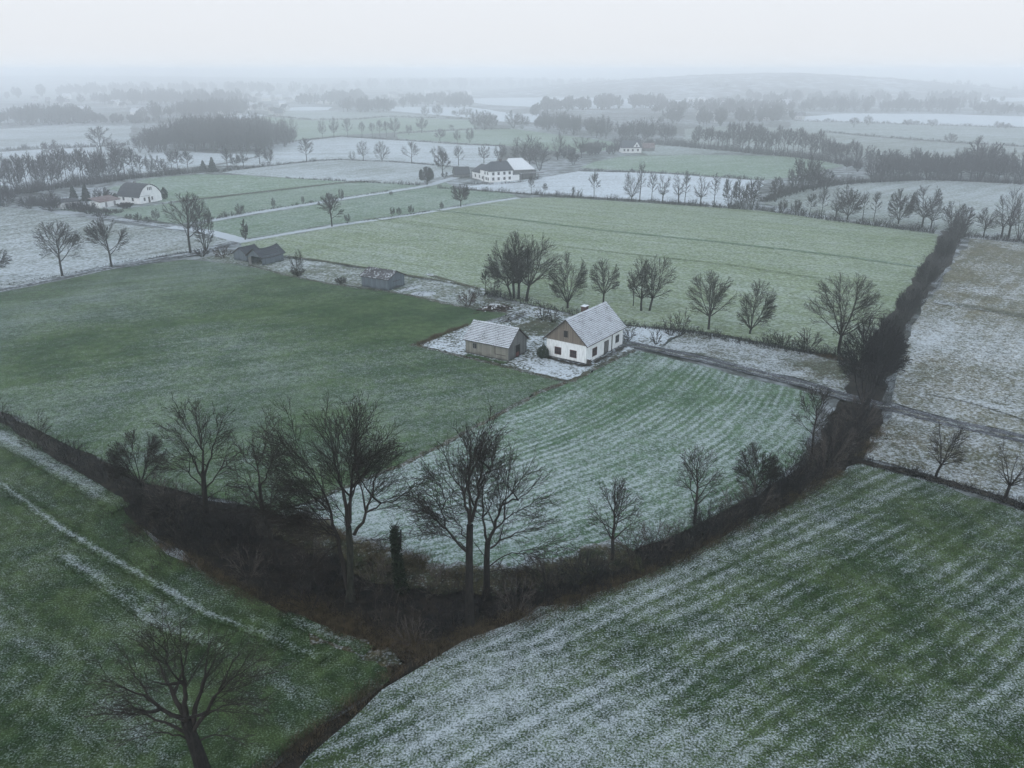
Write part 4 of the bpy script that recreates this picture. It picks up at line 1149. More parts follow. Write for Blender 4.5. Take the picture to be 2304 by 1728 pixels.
# the thicket round the near corner
hedge('hedge', 'low straggling hedge with clumps between the striped snow margin and the big green field', [(-120, 900), (0, 942), (80, 984), (160, 1034), (250, 1082), (330, 1112)], 2.6, [1.4, 1.3, 1.2, 1.8, 2.2], 4.5, 3, .012, 1, hvar=.8)
hedge('hedge', 'thick dark bramble bank filling the corner under the bent tree and the domed tree', [(300, 1130), (400, 1165), (520, 1215), (640, 1275), (760, 1330)], [5, 9.5, 10, 9, 8], [1.6, 2.2, 2.0, 1.7, 1.5], 5.0, 3, .012, 2, hvar=.4)
hedge('hedge', 'dark tangled scrub around the feet of the tall corner trees', [(720, 1310), (850, 1350), (960, 1375), (1060, 1375), (1180, 1350), (1290, 1315)], [8, 9, 8.5, 7.5, 6, 5], [1.4, 1.3, 1.5, 1.6, 1.7], 4.4, 3, .012, 3, hvar=.4)
hedge('hedge', 'dense dark hedge climbing along the lower edge of the striped field', [(1250, 1332), (1380, 1294), (1500, 1249), (1620, 1191), (1720, 1138), (1800, 1090)], [4.4, 4.2, 4.2, 4.2, 4.4], [1.7, 2.0, 2.3, 2.2, 2.4], 4.6, 3, .012, 4, hvar=.4)
hedge('hedge', 'bulky dark hedge between the narrow tall tree and the driveway', [(1790, 1085), (1850, 1040), (1900, 985), (1945, 925)], [4.6, 5.2, 5.5, 4.6], [1.8, 2.2, 2.4, 1.8], 4.5, 3, .014, 5, hvar=.3)
hedge('hedge', 'tall dark tree-like hedge running up between the pale field and the brownish snowy field', [(1960, 890), (1985, 800), (2033, 720), (2083, 640), (2123, 575), (2150, 528)], [3.4, 2.8, 2.6, 2.8, 3.2, 3.6], [3.6, 2.8, 2.6, 2.8, 3.2, 3.8], 1.3, 2, .018, 6, 'twig_far', hvar=.7, clump=12, wvar=.25, spread=.55, lean=.3)
# bleached bramble canes arching over the dark scrub
hedge('bramble_canes', None, [(320, 1140), (420, 1180), (540, 1235), (660, 1295), (780, 1345), (900, 1380), (1040, 1400)], 9, 1.5, .9, 3, .013, 61, mat='bramble_pale', hvar=.5, kind='stuff', cat=None, spread=1.7)
hedge('bramble_canes', None, [(1040, 1400), (1180, 1358), (1290, 1318), (1450, 1255), (1620, 1182), (1800, 1085), (1900, 1000)], 4.6, 1.8, 1.2, 3, .013, 62, mat='bramble_pale', hvar=.5, kind='stuff', cat=None, spread=1.5)
hedge('hedge', 'narrow ditch hedge running from the corner out of the picture between the two front fields', [(905, 1500), (860, 1545), (770, 1615), (660, 1695), (560, 1775)], 1.6, [.7, .6, .6, .7], 14, 3, .009, 7, hvar=.4, clump=3)
hedge('hedge', 'low dark ditch scrub on the bank under the two slender trees', [(1915, 1036), (2000, 1056), (2117, 1085), (2220, 1115), (2330, 1156), (2460, 1205)], 1.5, .95, 20, 2, .013, 8, hvar=.5, clump=5)
hedge('hedge', 'thin dark hedge behind the cottage garden under the clump and forked trees', [(1060, 668), (1110, 664), (1200, 685), (1290, 706), (1400, 730), (1480, 742)], 2.2, [2.0, 1.4, 1.0, 1.0, 1.2], 6, 2, .022, 9, hvar=.4)
hedge('hedge', 'shrubby hedge with thick bushes behind the snowy paddock', [(1480, 742), (1560, 752), (1660, 770), (1760, 785), (1850, 800), (1925, 805)], 2.8, [1.2, 1.5, 1.4, 2.0, 2.0], 6, 2, .022, 10, hvar=.55, clump=9)
for k, (lb, u, v, vt, hw, sty) in enumerate((
        ('ragged tree in the tall hedge, first above the swelling stems', 1990, 800, 706, 34, 'multi'),
        ('low bush in the tall hedge where the brownish field begins', 2012, 755, 700, 28, 'bush'),
        ('ragged tree in the tall hedge, second above the swelling stems', 2036, 722, 650, 26, 'multi'),
        ('broad bush in the middle of the tall hedge', 2056, 690, 640, 26, 'bush'),
        ('tallest ragged tree in the middle of the tall hedge', 2078, 655, 590, 24, 'multi'),
        ('bush in the tall hedge beside the pale field corner', 2098, 622, 580, 22, 'bush'),
        ('ragged tree near the upper end of the tall hedge', 2120, 588, 532, 20, 'multi'),
        ('bush near the upper end of the tall hedge', 2136, 560, 520, 20, 'bush'),
        ('last tree of the tall hedge below the curved field', 2150, 542, 488, 20, 'multi'))):
    tree_at(lb, u, v, vt, hw, sty, 260 + k, 'trees and bushes making up the tall hedge', 2, rt=.015, name='hedge_tree', mats=('bark', 'twig_far'))
for k, (lb, u, v, vt, hw) in enumerate((
        ('rounded dark shrub on the field side of the bramble bank, by the domed tree', 352, 1128, 1066, 44),
        ('low wide shrub at the outer edge of the bramble bank', 400, 1215, 1160, 58),
        ('dark shrub spilling over the outer edge below the bent tree', 560, 1300, 1236, 62),
        ('shrub on the field side between the bent tree and the tall forked tree', 660, 1205, 1135, 54),
        ('low shrub under the tall forked tree, outer side', 700, 1370, 1310, 56),
        ('dark shrub between the tall forked tree and the ivy stump', 850, 1330, 1258, 52),
        ('spreading low shrub at the foot of the straight corner tree', 1010, 1425, 1362, 64),
        ('twiggy shrub at the sharp outer point of the corner', 930, 1455, 1398, 60),
        ('dark shrub on the outer side under the broad corner tree', 1160, 1378, 1300, 58),
        ('shrub on the outer side before the small loose-crowned tree', 1330, 1315, 1240, 50),
        ('dark shrub on the field side before the upswept tree', 1420, 1245, 1172, 44),
        ('dense shrub just past the upswept tree', 1590, 1200, 1124, 46),
        ('round shrub outside the forked tree', 1700, 1155, 1078, 48),
        ('dark round shrub at the bend where the ditch meets the hedge', 1850, 1070, 985, 50),
        ('shrub overhanging the driveway at the hedge gap', 1955, 945, 862, 46))):
    tree_at(lb, u, v, vt, hw, 'bush', 240 + k, 'shrubs thickening the near hedge', 3, rt=.012, name='shrub', cat='shrub', mats=('bark', 'bramble_pale' if k % 5 in (0, 2, 3) else 'bramble'))
# twiggy shrubs standing up above the corner scrub
for k, (u, v, vt, hw, lb) in enumerate((
        (1230, 1325, 1235, 40, 'upright twiggy shrub beside the broad corner tree'),
        (1300, 1310, 1225, 46, 'tall twiggy shrub near the small loose-crowned tree'),
        (1470, 1255, 1170, 48, 'spreading shrub between the small tree and the upswept tree'),
        (1640, 1175, 1100, 44, 'shrub filling the hedge between the upswept tree and the forked tree'),
        (1770, 1095, 1010, 44, 'dark shrub at the foot of the narrow tall tree'),
        (1870, 1040, 945, 52, 'swelling dark shrub in the bulky hedge'),
        (1925, 985, 880, 50, 'tallest shrub of the bulky hedge beside the driveway'),
        (168, 1045, 985, 34, 'dense dark bush in the low straggling hedge'),
        (390, 1165, 1085, 60, 'grey twiggy shrub at the foot of the domed tree'),
        (700, 1290, 1200, 46, 'shrub standing behind the bent tree in the brambles'),
        (520, 1210, 1120, 56, 'tangled shrub between the domed tree and the bent tree'),
        (980, 1340, 1262, 48, 'shrub behind the straight corner tree'))):
    tree_at(lb, u, v, vt, hw, 'bush', 160 + k, 'shrubs rising out of the near hedge', 3, rt=.012, name='shrub', cat='shrub', mats=('bark', 'bramble_pale' if k % 3 != 1 else 'bramble'))
for k, (u, v, vt, hw, lb) in enumerate((
        (1814, 792, 740, 34, 'thick dark bush in the paddock hedge beside the stout tree'),
        (1760, 784, 748, 26, 'smaller bush in the paddock hedge'),
        (1530, 748, 690, 22, 'tall thin shrub at the corner of the cottage garden'),
        (1508, 756, 700, 18, 'bare garden shrub beside the driveway behind the cottage'),
        (1476, 776, 738, 14, 'small fruit tree in the snowy garden east of the cottage'),
        (1415, 768, 722, 16, 'dark shrub against the far corner of the cottage'),
        (1222, 722, 688, 16, 'small dark garden tree behind the barn roof'),
        (1245, 726, 690, 15, 'small dark garden tree beside its twin behind the cottage gable'),
        (1110, 666, 628, 16, 'low shrub at the side of the big tree clump'))):
    tree_at(lb, u, v, vt, hw, 'bush', 180 + k, 'garden shrubs around the cottage', 2, rt=.022, name='shrub', cat='shrub')
tree_at('reddish-brown twiggy bush beside the log pile', 1052, 690, 654, 26, 'bush', 195, None, 2, rt=.028, name='shrub', cat='shrub', mats=('bark', 'rust_bush'))
tree_at('twiggy bush on the green field edge between the two old sheds', 768, 640, 624, 17, 'bush', 196, None, 1, rt=.022, name='shrub', cat='shrub')
tree_at('dense skirt of twigs round the thicket beside the sagging shed', 672, 622, 603, 20, 'bush', 197, None, 1, rt=.02, name='shrub', cat='shrub')
tree_at('reddish bush beside the wet road below the slender trees', 502, 582, 553, 24, 'bush', 198, None, 2, rt=.03, name='shrub', cat='shrub', mats=('bark', 'rust_bush'))
tree_at('grey bush at the foot of the tallest roadside tree', 455, 578, 556, 22, 'bush', 199, None, 2, rt=.03, name='shrub', cat='shrub')

# hedges of the far fields
FH = [
    ('dark hedge line along the top of the big pale field', [(985, 424), (1150, 435), (1337, 448), (1536, 461), (1716, 474), (1883, 498), (2105, 526)], 2.4, [1.6, 1.6, 1.8, 1.6, 2.6, 2.4, 2.2], .035),
    ('dark hedge line running on past the tall hedge to the picture edge', [(2160, 531), (2240, 539), (2340, 550), (2420, 560)], 2.6, 2.0, .035),
    ('thin hedge with tufts under the snowy strip below the farm', [(640, 401), (768, 408), (880, 414), (945, 418)], 1.6, [.9, 1.2, 1.6], .04),
    ('low hedge under the row of round trees on the snowy field', [(493, 387), (600, 374), (708, 363), (768, 360), (900, 366), (1028, 376)], 1.8, [2.2, 1.6, 1.0, .9, .9], .045),
    ('tall dark hedge under the close-set row of thin trees', [(-200, 476), (0, 442), (150, 421), (302, 401), (420, 390), (493, 384)], 4.5, [4.5, 4.5, 4.0, 4.0, 3.0, 2.0], .05),
    ('ragged low hedge along the upper track', [(470, 497), (560, 480), (680, 461), (768, 447), (880, 431)], 1.4, [1.6, 1.0, .9, .8], .03),
    ('scrubby grass bank along the lower track', [(780, 504), (860, 493), (942, 481), (1060, 461)], 1.0, .6, .03),
    ('hedge between the snow-white field and the green field beyond the farm', [(1299, 384), (1420, 388), (1536, 393), (1640, 400), (1720, 406)], 2.2, [1.2, 1.4, 1.2, 1.5], .05),
    ('dark hedge under the long leaning row of hazy trees', [(1380, 320), (1536, 330), (1690, 345), (1786, 354), (1860, 364), (1935, 376)], 4.0, 4.0, .07),
    ('dark hedge along the inside of the curved field', [(1716, 455), (1800, 428), (1880, 416), (1960, 410), (2080, 405), (2200, 409), (2340, 417)], 4.0, [2.0, 2.6, 3, 3, 3], .05),
    ('far hedge between the snowy field and the hazy pale field', [(620, 322), (768, 307), (890, 315), (1040, 325), (1132, 329)], 2.0, 1.0, .06),
    ('far hedge across the pale green field', [(890, 301), (980, 296), (1073, 291), (1150, 290)], 2.2, 1.4, .07),
    ('faint far hedge on the hazy pale field below the village', [(605, 261), (701, 270), (805, 269), (870, 263), (1056, 268)], 2.4, 1.6, .08),
    ('faint hedge along the far snow strip', [(1790, 272), (2000, 278), (2304, 288), (2420, 293)], 2.6, 1.8, .08),
    ('faint hedge along the lower edge of the far green field', [(1860, 298), (1950, 306), (2150, 321), (2304, 330), (2420, 334)], 2.4, 1.5, .08),
    ('faint hedge under the snow-green field beside the dark wood', [(-200, 345), (0, 338), (100, 334), (200, 331), (290, 326)], 3.0, [1.5, 2.2, 3.0], .07),
    ('dark scrub around the garden of the white gabled farmhouse', [(60, 462), (120, 462), (200, 476), (270, 480)], 5.0, [3.0, 2.2, 2.4, 1.5], .04),
    ('low garden hedge in front of the long farmhouse', [(1050, 413), (1100, 416), (1160, 412), (1215, 403)], 1.6, 1.0, .04),
    ('dry bank and scrub beside the wet road', [(-150, 668), (0, 645), (139, 620), (250, 596), (400, 572), (470, 572)], 1.6, [.5, .5, .5, .6, 1.0], .022),
]
for k, (lb, pts, w, hh, rt) in enumerate(FH):
    hedge('hedge', lb, pts, w, hh, 4.5 if rt < .045 else (3.2 if rt < .065 else 2.0), 2 if rt < .034 else 1, rt, 30 + k, 'twig_far' if rt > .04 else 'bramble', .55, 14)

# dark belts of wood too far off to count
def belt(name, pts, depth, h, n, seed, wfac=.36, rt=.10, det=1):
    rng = np.random.default_rng(seed)
    c, L = path_xy(pts, 200)
    sets = {3: [], 4: []}
    PB, RB, PC, RC = [], [], [], []
    proto = []
    for k in range(4):
        ts, cs_ = tree_arrays(700 + k, 1.0, wfac, 'fork' if k % 2 else 'multi', 1, .004)
        proto.append((ts, cs_))
    out = []
    for i in range(n):
        j = rng.integers(0, 200)
        p = np.array([c[j][0], c[j][1] + rng.uniform(0, depth), 0])
        p[0] += rng.normal(0, 2)
        hh = h * rng.uniform(.72, 1.12)
        edge = min(j, 199 - j) / 25
        hh *= min(1, .55 + .45 * edge)
        a = rng.uniform(0, 6.28); ca, sa = math.cos(a), math.sin(a)
        for (P, R, s) in proto[i % 4][0] + proto[i % 4][1]:
            if len(P) > 300: P, R = P[(i % 4)::4], R[(i % 4)::4]
            Q = P * hh
            Q = np.stack([Q[..., 0] * ca - Q[..., 1] * sa, Q[..., 0] * sa + Q[..., 1] * ca, Q[..., 2]], -1) + p
            out.append((Q, np.maximum(R * hh, rt), 3))
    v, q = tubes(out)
    return tag(link(name, mesh_np(name, v, q, None, M['twig_far'])), kind='stuff')

belt('woods', [(296, 346), (360, 345), (450, 345), (540, 344), (600, 342)], 75, 16.5, 160, 1, rt=.08)
belt('woods', [(-60, 284), (60, 283), (165, 282)], 60, 15, 60, 2, rt=.16)
belt('woods', [(130, 276), (250, 278), (330, 278)], 30, 7, 46, 3, rt=.2)
belt('woods', [(300, 272), (400, 268), (500, 262)], 120, 15, 60, 4, rt=.18)
belt('woods', [(100, 240), (250, 236), (420, 238), (500, 244)], 160, 18, 90, 5, rt=.3)
belt('woods', [(755, 253), (800, 253), (870, 254)], 60, 15, 28, 6, rt=.18)
belt('woods', [(870, 246), (940, 244), (1000, 242), (1060, 246)], 120, 16, 40, 7, rt=.2)
belt('woods', [(660, 236), (740, 236), (800, 232)], 120, 16, 50, 8, rt=.28)
belt('woods', [(1209, 293), (1290, 306), (1375, 318), (1480, 322), (1560, 329)], 60, 13, 60, 9, rt=.1)
belt('woods', [(1480, 280), (1600, 286), (1700, 282), (1790, 270)], 60, 13, 46, 10, rt=.18)
belt('woods', [(1480, 262), (1600, 262), (1720, 258), (1790, 254)], 120, 14, 56, 11, rt=.2)
belt('woods', [(1800, 253), (1950, 252), (2100, 254), (2330, 260)], 50, 15, 76, 12, rt=.2)
belt('woods', [(1700, 240), (1900, 236), (2100, 240), (2330, 236)], 200, 16, 60, 13, rt=.3)
belt('woods', [(1200, 262), (1300, 250), (1480, 244), (1560, 246)], 100, 15, 70, 14, rt=.35)
belt('woods', [(1940, 395), (2000, 392), (2120, 390), (2330, 398)], 30, 9, 26, 15, rt=.09)
belt('woods', [(-60, 226), (200, 214), (420, 210), (700, 214)], 300, 20, 90, 16, rt=.5)
belt('woods', [(700, 204), (1000, 200), (1300, 198), (1700, 198)], 300, 24, 110, 17, rt=.55)
belt('woods', [(1500, 218), (1800, 214), (2100, 210), (2330, 212)], 250, 22, 100, 18, rt=.5)
belt('woods', [(1270, 360), (1340, 352), (1400, 346)], 25, 6, 30, 19, rt=.1)

# the long wooded hill on the horizon
def hill(name, xs, Y, dep, prof, seed):
    rng = np.random.default_rng(seed)
    nx, ny = 120, 16
    X = np.linspace(xs[0], xs[1], nx); T = np.linspace(0, 1, ny)
    V = np.empty((ny, nx, 3))
    hx = np.interp(X, *zip(*prof)) + rng.normal(0, .5, nx)
    for j, t in enumerate(T):
        V[j, :, 0] = X; V[j, :, 1] = Y + dep * t
        V[j, :, 2] = -0.5 + hx * np.sin(min(t * 1.6, 1) * math.pi / 2) + rng.normal(0, .6, nx) * (t > .05)
    q = [(j * nx + i, j * nx + i + 1, (j + 1) * nx + i + 1, (j + 1) * nx + i) for j in range(ny - 1) for i in range(nx - 1)]
    return tag(link(name, mesh_np(name, V, q, None, M['hill'], True)), kind='structure')

M['hill'] = field_mat('hill', ((0.035, 0.04, 0.04), (0.06, 0.065, 0.06)), -0.10, 0.12, 0.006, fine=.05)
hill('hills', (-60, 1050), 1420, 500, [(-60, 0), (90, 13), (250, 24), (400, 33), (560, 37.5), (720, 30), (1050, 0)], 1)
hill('hills', (-2400, 400), 2300, 700, [(-2400, 18), (-1500, 26), (-700, 18), (0, 20), (400, 0)], 2)

# ------------------------------------------------------------------ dry grass, ivy, conifers
def blades(name, pts, width, n, h, mat, seed, kind='stuff', w=.03, hv=.5):
    rng = np.random.default_rng(seed)
    c, L = path_xy(pts, 300)
    t = np.gradient(c, axis=0); t /= np.linalg.norm(t, axis=1, keepdims=True)
    nn = np.stack([-t[:, 1], t[:, 0]], 1)
    i = rng.integers(0, 300, n)
    p = c[i] + nn[i] * (rng.normal(0, .35, n) * width)[:, None] + rng.normal(0, .25, (n, 2))
    patch = .6 + .5 * np.sin(p[:, 0] * 1.1 + seed) * np.sin(p[:, 1] * .9)
    hh = h * rng.uniform(1 - hv, 1.15, n) * np.clip(patch, .25, 1.2)
    a = rng.uniform(0, 6.28, n)
    s = np.stack([np.cos(a), np.sin(a), np.zeros(n)], 1) * (w / 2)
    b = np.stack([p[:, 0], p[:, 1], np.full(n, .1)], 1)
    tip = b + np.stack([rng.normal(0, .35, n) * hh, rng.normal(0, .35, n) * hh, hh], 1)
    V = np.stack([b - s, b + s, tip], 1)
    F3 = np.arange(n * 3).reshape(-1, 3)
    return tag(link(name, mesh_np(name, V, None, F3, M[mat])), kind=kind)

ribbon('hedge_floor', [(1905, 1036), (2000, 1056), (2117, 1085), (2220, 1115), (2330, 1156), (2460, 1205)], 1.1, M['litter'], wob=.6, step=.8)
blades('dry_grass', [(640, 1165), (760, 1205), (860, 1240), (960, 1268)], 2.0, 9000, .5, 'dry_grass', 11)
blades('dry_grass', [(640, 1345), (740, 1400), (860, 1440), (940, 1470)], 2.2, 16000, .6, 'dry_grass', 1)
blades('dry_grass', [(930, 1480), (1040, 1432), (1160, 1395), (1300, 1348), (1442, 1300)], 1.5, 15000, .55, 'dry_grass', 2)
blades('dry_grass', [(1442, 1300), (1640, 1205), (1800, 1115), (1890, 1065)], 1.2, 12000, .5, 'dry_grass', 3)
blades('dry_grass', [(830, 1260), (950, 1290), (1080, 1300), (1200, 1292)], 2.2, 9000, .5, 'dry_grass', 4)
blades('dry_grass', [(900, 1505), (820, 1570), (700, 1660), (590, 1745)], 1.0, 6000, .45, 'dry_grass', 5)
blades('dry_grass', [(940, 779), (985, 757), (1050, 733)], .8, 3000, .6, 'dry_grass', 6, w=.05)
blades('dry_grass', [(1278, 862), (1230, 878), (1200, 888)], .4, 900, .5, 'dry_grass', 7, w=.05)
blades('dry_grass', [(290, 1180), (400, 1250), (520, 1320), (640, 1372)], 1.1, 10000, .45, 'dry_grass', 8)
blades('dry_grass', [(1980, 965), (1960, 1005), (1930, 1032)], 1.2, 2500, .5, 'dry_grass', 9, w=.04)
blades('dry_grass', [(1840, 798), (1880, 805), (1915, 812)], 1.6, 2200, .5, 'dry_grass', 10, w=.05)


def leaf_cloud(rng, pts, size):
    n = len(pts)
    a = unit(rng.normal(size=(n, 3))); b = unit(np.cross(a, rng.normal(size=(n, 3))))
    s = size * rng.uniform(.6, 1.3, n)[:, None]
    return np.stack([pts - a * s, pts + b * s * .6, pts + a * s, pts - b * s * .6], 1).reshape(-1, 3), np.arange(n * 4).reshape(-1, 4)


def conifer(label, u, vb, vt, half, seed, group=None, n=2600, size=.16):
    rng = np.random.default_rng(seed)
    b = G(u, vb); h = top_height(u, vb, vt); w = half / px_per_m(b[1])
    root = empty('conifer', tuple(b))
    tr = np.array([[(0, 0, -.2), (0, 0, h * .5), (0, 0, h * .96)]], float)
    v, q = tubes([(tr, np.array([[w * .09, w * .06, .02]]), 6)])
    link('trunk', mesh_np('trunk', v, q, None, M['bark']), root)
    z = h * (1 - rng.uniform(0, 1, n) ** .62) * .92 + h * .06
    tier = .80 + .20 * np.sin(z / h * 38 + seed)
    r = w * (1 - z / h) ** .85 * tier * np.sqrt(rng.uniform(.25, 1.05, n))
    az = rng.uniform(0, 6.28, n); r *= 1 + .14 * np.sin(az * 3 + z * 2)
    pts = np.stack([r * np.cos(az), r * np.sin(az), z - r * .25], 1)
    V, Q = leaf_cloud(rng, pts, size)
    link('crown', mesh_np('crown', V, Q, None, M['needle']), root)
    return tag(root, label, 'conifer', group)

conifer('dark fir with a broad skirt beside the white gabled farmhouse', 168, 456, 417, 13, 1, 'firs by the white gabled farmhouse', size=.35)
conifer('dark fir, the taller and closer to the gabled roof', 195, 452, 412, 13, 2, 'firs by the white gabled farmhouse', size=.35)
conifer('small dark fir on the snow, the lower of the two', 458, 384, 361, 9, 3, 'firs on the snow', size=.4)
conifer('dark pointed fir on the snow, the taller of the two', 479, 386, 353, 12, 4, 'firs on the snow', size=.4)

# ivy-covered stump beside the forked tree
rng = np.random.default_rng(77)
sb = G(*R6(910, 1345))
hs = at_depth(*R6(885, 975), sb[1])[2]
st = empty('ivy_stump', tuple(sb))
pp = resample([(0, 0, -.3), (-.25, .05, hs * .3), (-.35, 0, hs * .65), (-.42, .1, hs)], 8)
L2 = resample([pp[4], pp[4] + np.array([.35, .1, hs * .2]), pp[4] + np.array([.45, .2, hs * .42])], 8)
v, q = tubes([(np.stack([pp, L2]), np.array([np.linspace(.34, .16, 8), np.linspace(.16, .06, 8)]), 8)])
link('trunk', mesh_np('trunk', v, q, None, M['bark']), st)
k = rng.integers(0, 7, 3200); f = rng.uniform(0, 1, 3200)[:, None]
cpt = pp[k] * (1 - f) + pp[k + 1] * f
wd = (.62 - .30 * k / 7)[:, None]
cpt = cpt + unit(rng.normal(size=(3200, 3))) * wd * rng.uniform(.5, 1.15, (3200, 1))
cpt[:, 2] = np.maximum(cpt[:, 2], .05)
V, Q = leaf_cloud(rng, cpt, .10)
link('ivy', mesh_np('ivy', V, Q, None, M['ivy']), st)
tw = rng.integers(4, 8, 60)
P = np.empty((60, 3, 3)); P[:, 0] = pp[tw]; dd = unit(rng.normal(size=(60, 3)) + np.array([0, 0, .8]))
P[:, 1] = P[:, 0] + dd * .5; P[:, 2] = P[:, 1] + unit(dd + rng.normal(0, .25, (60, 3))) * .5
v, q = tubes([(P, np.tile(np.array([[.018, .012, .008]]), (60, 1)), 3)])
link('twigs', mesh_np('twigs', v, q, None, M['twig']), st)
tag(st, 'broken tree stump wrapped in dark ivy between the two biggest corner trees', 'tree stump')


def ball_bush(name, label, u, v, vt, half, seed, mat, group=None, n=1800, size=.12):
    rng = np.random.default_rng(seed)
    b = G(u, v); h = top_height(u, v, vt); w = half / px_per_m(b[1])
    p = unit(rng.normal(size=(n, 3))) * (rng.uniform(.3, 1, n) ** .33)[:, None]
    p *= 1 + .22 * np.sin(p[:, :1] * 5 + seed) * np.cos(p[:, 1:2] * 4)
    p = p * np.array([w, w, h * .55]) + np.array([0, 0, h * .5])
    p[:, 2] = np.maximum(p[:, 2], .05)
    V, Q = leaf_cloud(rng, p, size)
    o = link(name, mesh_np(name, V, Q, None, M[mat])); o.location = tuple(b)
    return tag(o, label, 'bush', group)

ball_bush('evergreen_bush', 'round olive-green bush against the left corner of the cottage', 1222, 806, 780, 14, 1, 'evergreen')
ball_bush('evergreen_bush', 'dark round bush beside the low red-roofed outbuilding', 262, 452, 437, 9, 2, 'needle', size=.3)
for k, (lb, u, v, vt, hw) in enumerate((
        ('dark sprawling bush before the low white outbuilding', 116, 476, 430, 24),
        ('dark bush between the two low outbuildings', 200, 482, 452, 22),
        ('low dark bush below the white gabled farmhouse wall', 282, 470, 456, 22),
        ('dark bush at the picture edge under the close-set tall row', 12, 466, 432, 28),
        ('dark bush behind the firs of the gabled farmhouse', 232, 452, 420, 20),
        ('dark bush beside the sprawling one, towards the picture edge', 66, 470, 440, 24),
        ('low scrub bush on the path below the two low outbuildings', 232, 492, 470, 24))):
    tree_at(lb, u, v, vt, hw, 'bush', 220 + k, 'dark bushes round the gabled farmhouse garden', 2, rt=.045, name='shrub', cat='shrub', mats=('bark', 'bramble'))
ball_bush('evergreen_bush', 'clipped ball tree against the gable of the white farmhouse', 371, 448, 424, 7, 8, 'needle', n=900, size=.25)

# ------------------------------------------------------------------ buildings
def side_box(mb, side, L, W, a0, a1, z0, z1, o0, o1, m=0):
    """a box on a wall: a runs along the wall, o is how far it stands out"""
    if side == 'y0': mb.box(a0, a1, -o1, -o0, z0, z1, m)
    elif side == 'yW': mb.box(a0, a1, W + o0, W + o1, z0, z1, m)
    elif side == 'x0': mb.box(-o1, -o0, a0, a1, z0, z1, m)
    else: mb.box(L + o0, L + o1, a0, a1, z0, z1, m)


def window(root, side, L, W, a, z, w, h, frame='frame_grey', bars=(1, 1), name='window', label=None, lintel=None):
    mb = MB(); side_box(mb, side, L, W, a - w / 2, a + w / 2, z, z + h, 0.004, 0.02)
    pane = mb.build(name, M['glass'], root)
    if label: pane['label'] = label
    f = MB(); t = .07
    side_box(f, side, L, W, a - w / 2 - t, a - w / 2, z - t, z + h + t, .003, .06)
    side_box(f, side, L, W, a + w / 2, a + w / 2 + t, z - t, z + h + t, .003, .06)
    side_box(f, side, L, W, a - w / 2, a + w / 2, z - t, z, .003, .058)
    side_box(f, side, L, W, a - w / 2, a + w / 2, z + h, z + h + t, .003, .058)
    for i in range(bars[0]):
        x = a - w / 2 + w * (i + 1) / (bars[0] + 1)
        side_box(f, side, L, W, x - .03, x + .03, z, z + h, .022, .048)
    for i in range(bars[1]):
        y = z + h * (i + 1) / (bars[1] + 1)
        side_box(f, side, L, W, a - w / 2, a + w / 2, y - .022, y + .022, .021, .044)
    f.build('frame', M[frame], pane)
    return pane


def door(root, side, L, W, a, w, h, mat='plank_brown', z=0.05, handle=True, name='door'):
    mb = MB(); side_box(mb, side, L, W, a - w / 2, a + w / 2, z, z + h, .004, .035)
    d = mb.build(name, M[mat], root)
    f = MB(); t = .09
    side_box(f, side, L, W, a - w / 2 - t, a - w / 2, z, z + h + t, .003, .07)
    side_box(f, side, L, W, a + w / 2, a + w / 2 + t, z, z + h + t, .003, .07)
    side_box(f, side, L, W, a - w / 2, a + w / 2, z + h, z + h + t, .003, .068)
    f.build('frame', M['trim_dark'], d)
    if handle:
        k = MB(); side_box(k, side, L, W, a + w * .32, a + w * .40, z + 1.0, z + 1.1, .036, .09)
        k.build('handle', M['frame_grey'], d)
    return d


def walls(root, L, W, eave, ridge, mat, gmat=None, gz=None, name='wall', skew=.5):
    """four walls with gables at x = 0 and x = L; gmat covers the gable above gz"""
    mb = MB()
    def rz(y): return eave + (ridge - eave) * (1 - abs(y - W / 2) / (W / 2))
    mb.face([(0, 0, -.2), (L, 0, -.2), (L, 0, eave), (0, 0, eave)])
    mb.face([(L, W, -.2), (0, W, -.2), (0, W, eave), (L, W, eave)])
    mb.face([(0, W, -.2), (0, 0, -.2), (0, 0, eave), (0, W / 2, ridge), (0, W, eave)])
    mb.face([(L, 0, -.2), (L, W, -.2), (L, W, eave), (L, W / 2, ridge), (L, 0, eave)])
    o = mb.build(name, M[mat], root)
    if gmat:
        g = MB()
        z0 = gz
        for x0, x1 in ((-.06, -.003), (L + .003, L + .06)):
            g = MB()
            ya = W / 2 * max(0, (z0 - eave)) / (ridge - eave) if z0 > eave else 0
            pts = [(ya, z0), (W - ya, z0)] + ([(W, eave)] if z0 < eave else []) + [(W / 2, ridge - .02)] + ([(0, eave)] if z0 < eave else [])
            n = len(pts)
            g.face([(x0, y, z) for y, z in pts][::-1]); g.face([(x1, y, z) for y, z in pts])
            for i in range(n):
                a, b = pts[i], pts[(i + 1) % n]
                g.face([(x0, a[0], a[1]), (x0, b[0], b[1]), (x1, b[0], b[1]), (x1, a[0], a[1])])
            g.build('gable_boarding', M[gmat], root)
    return o


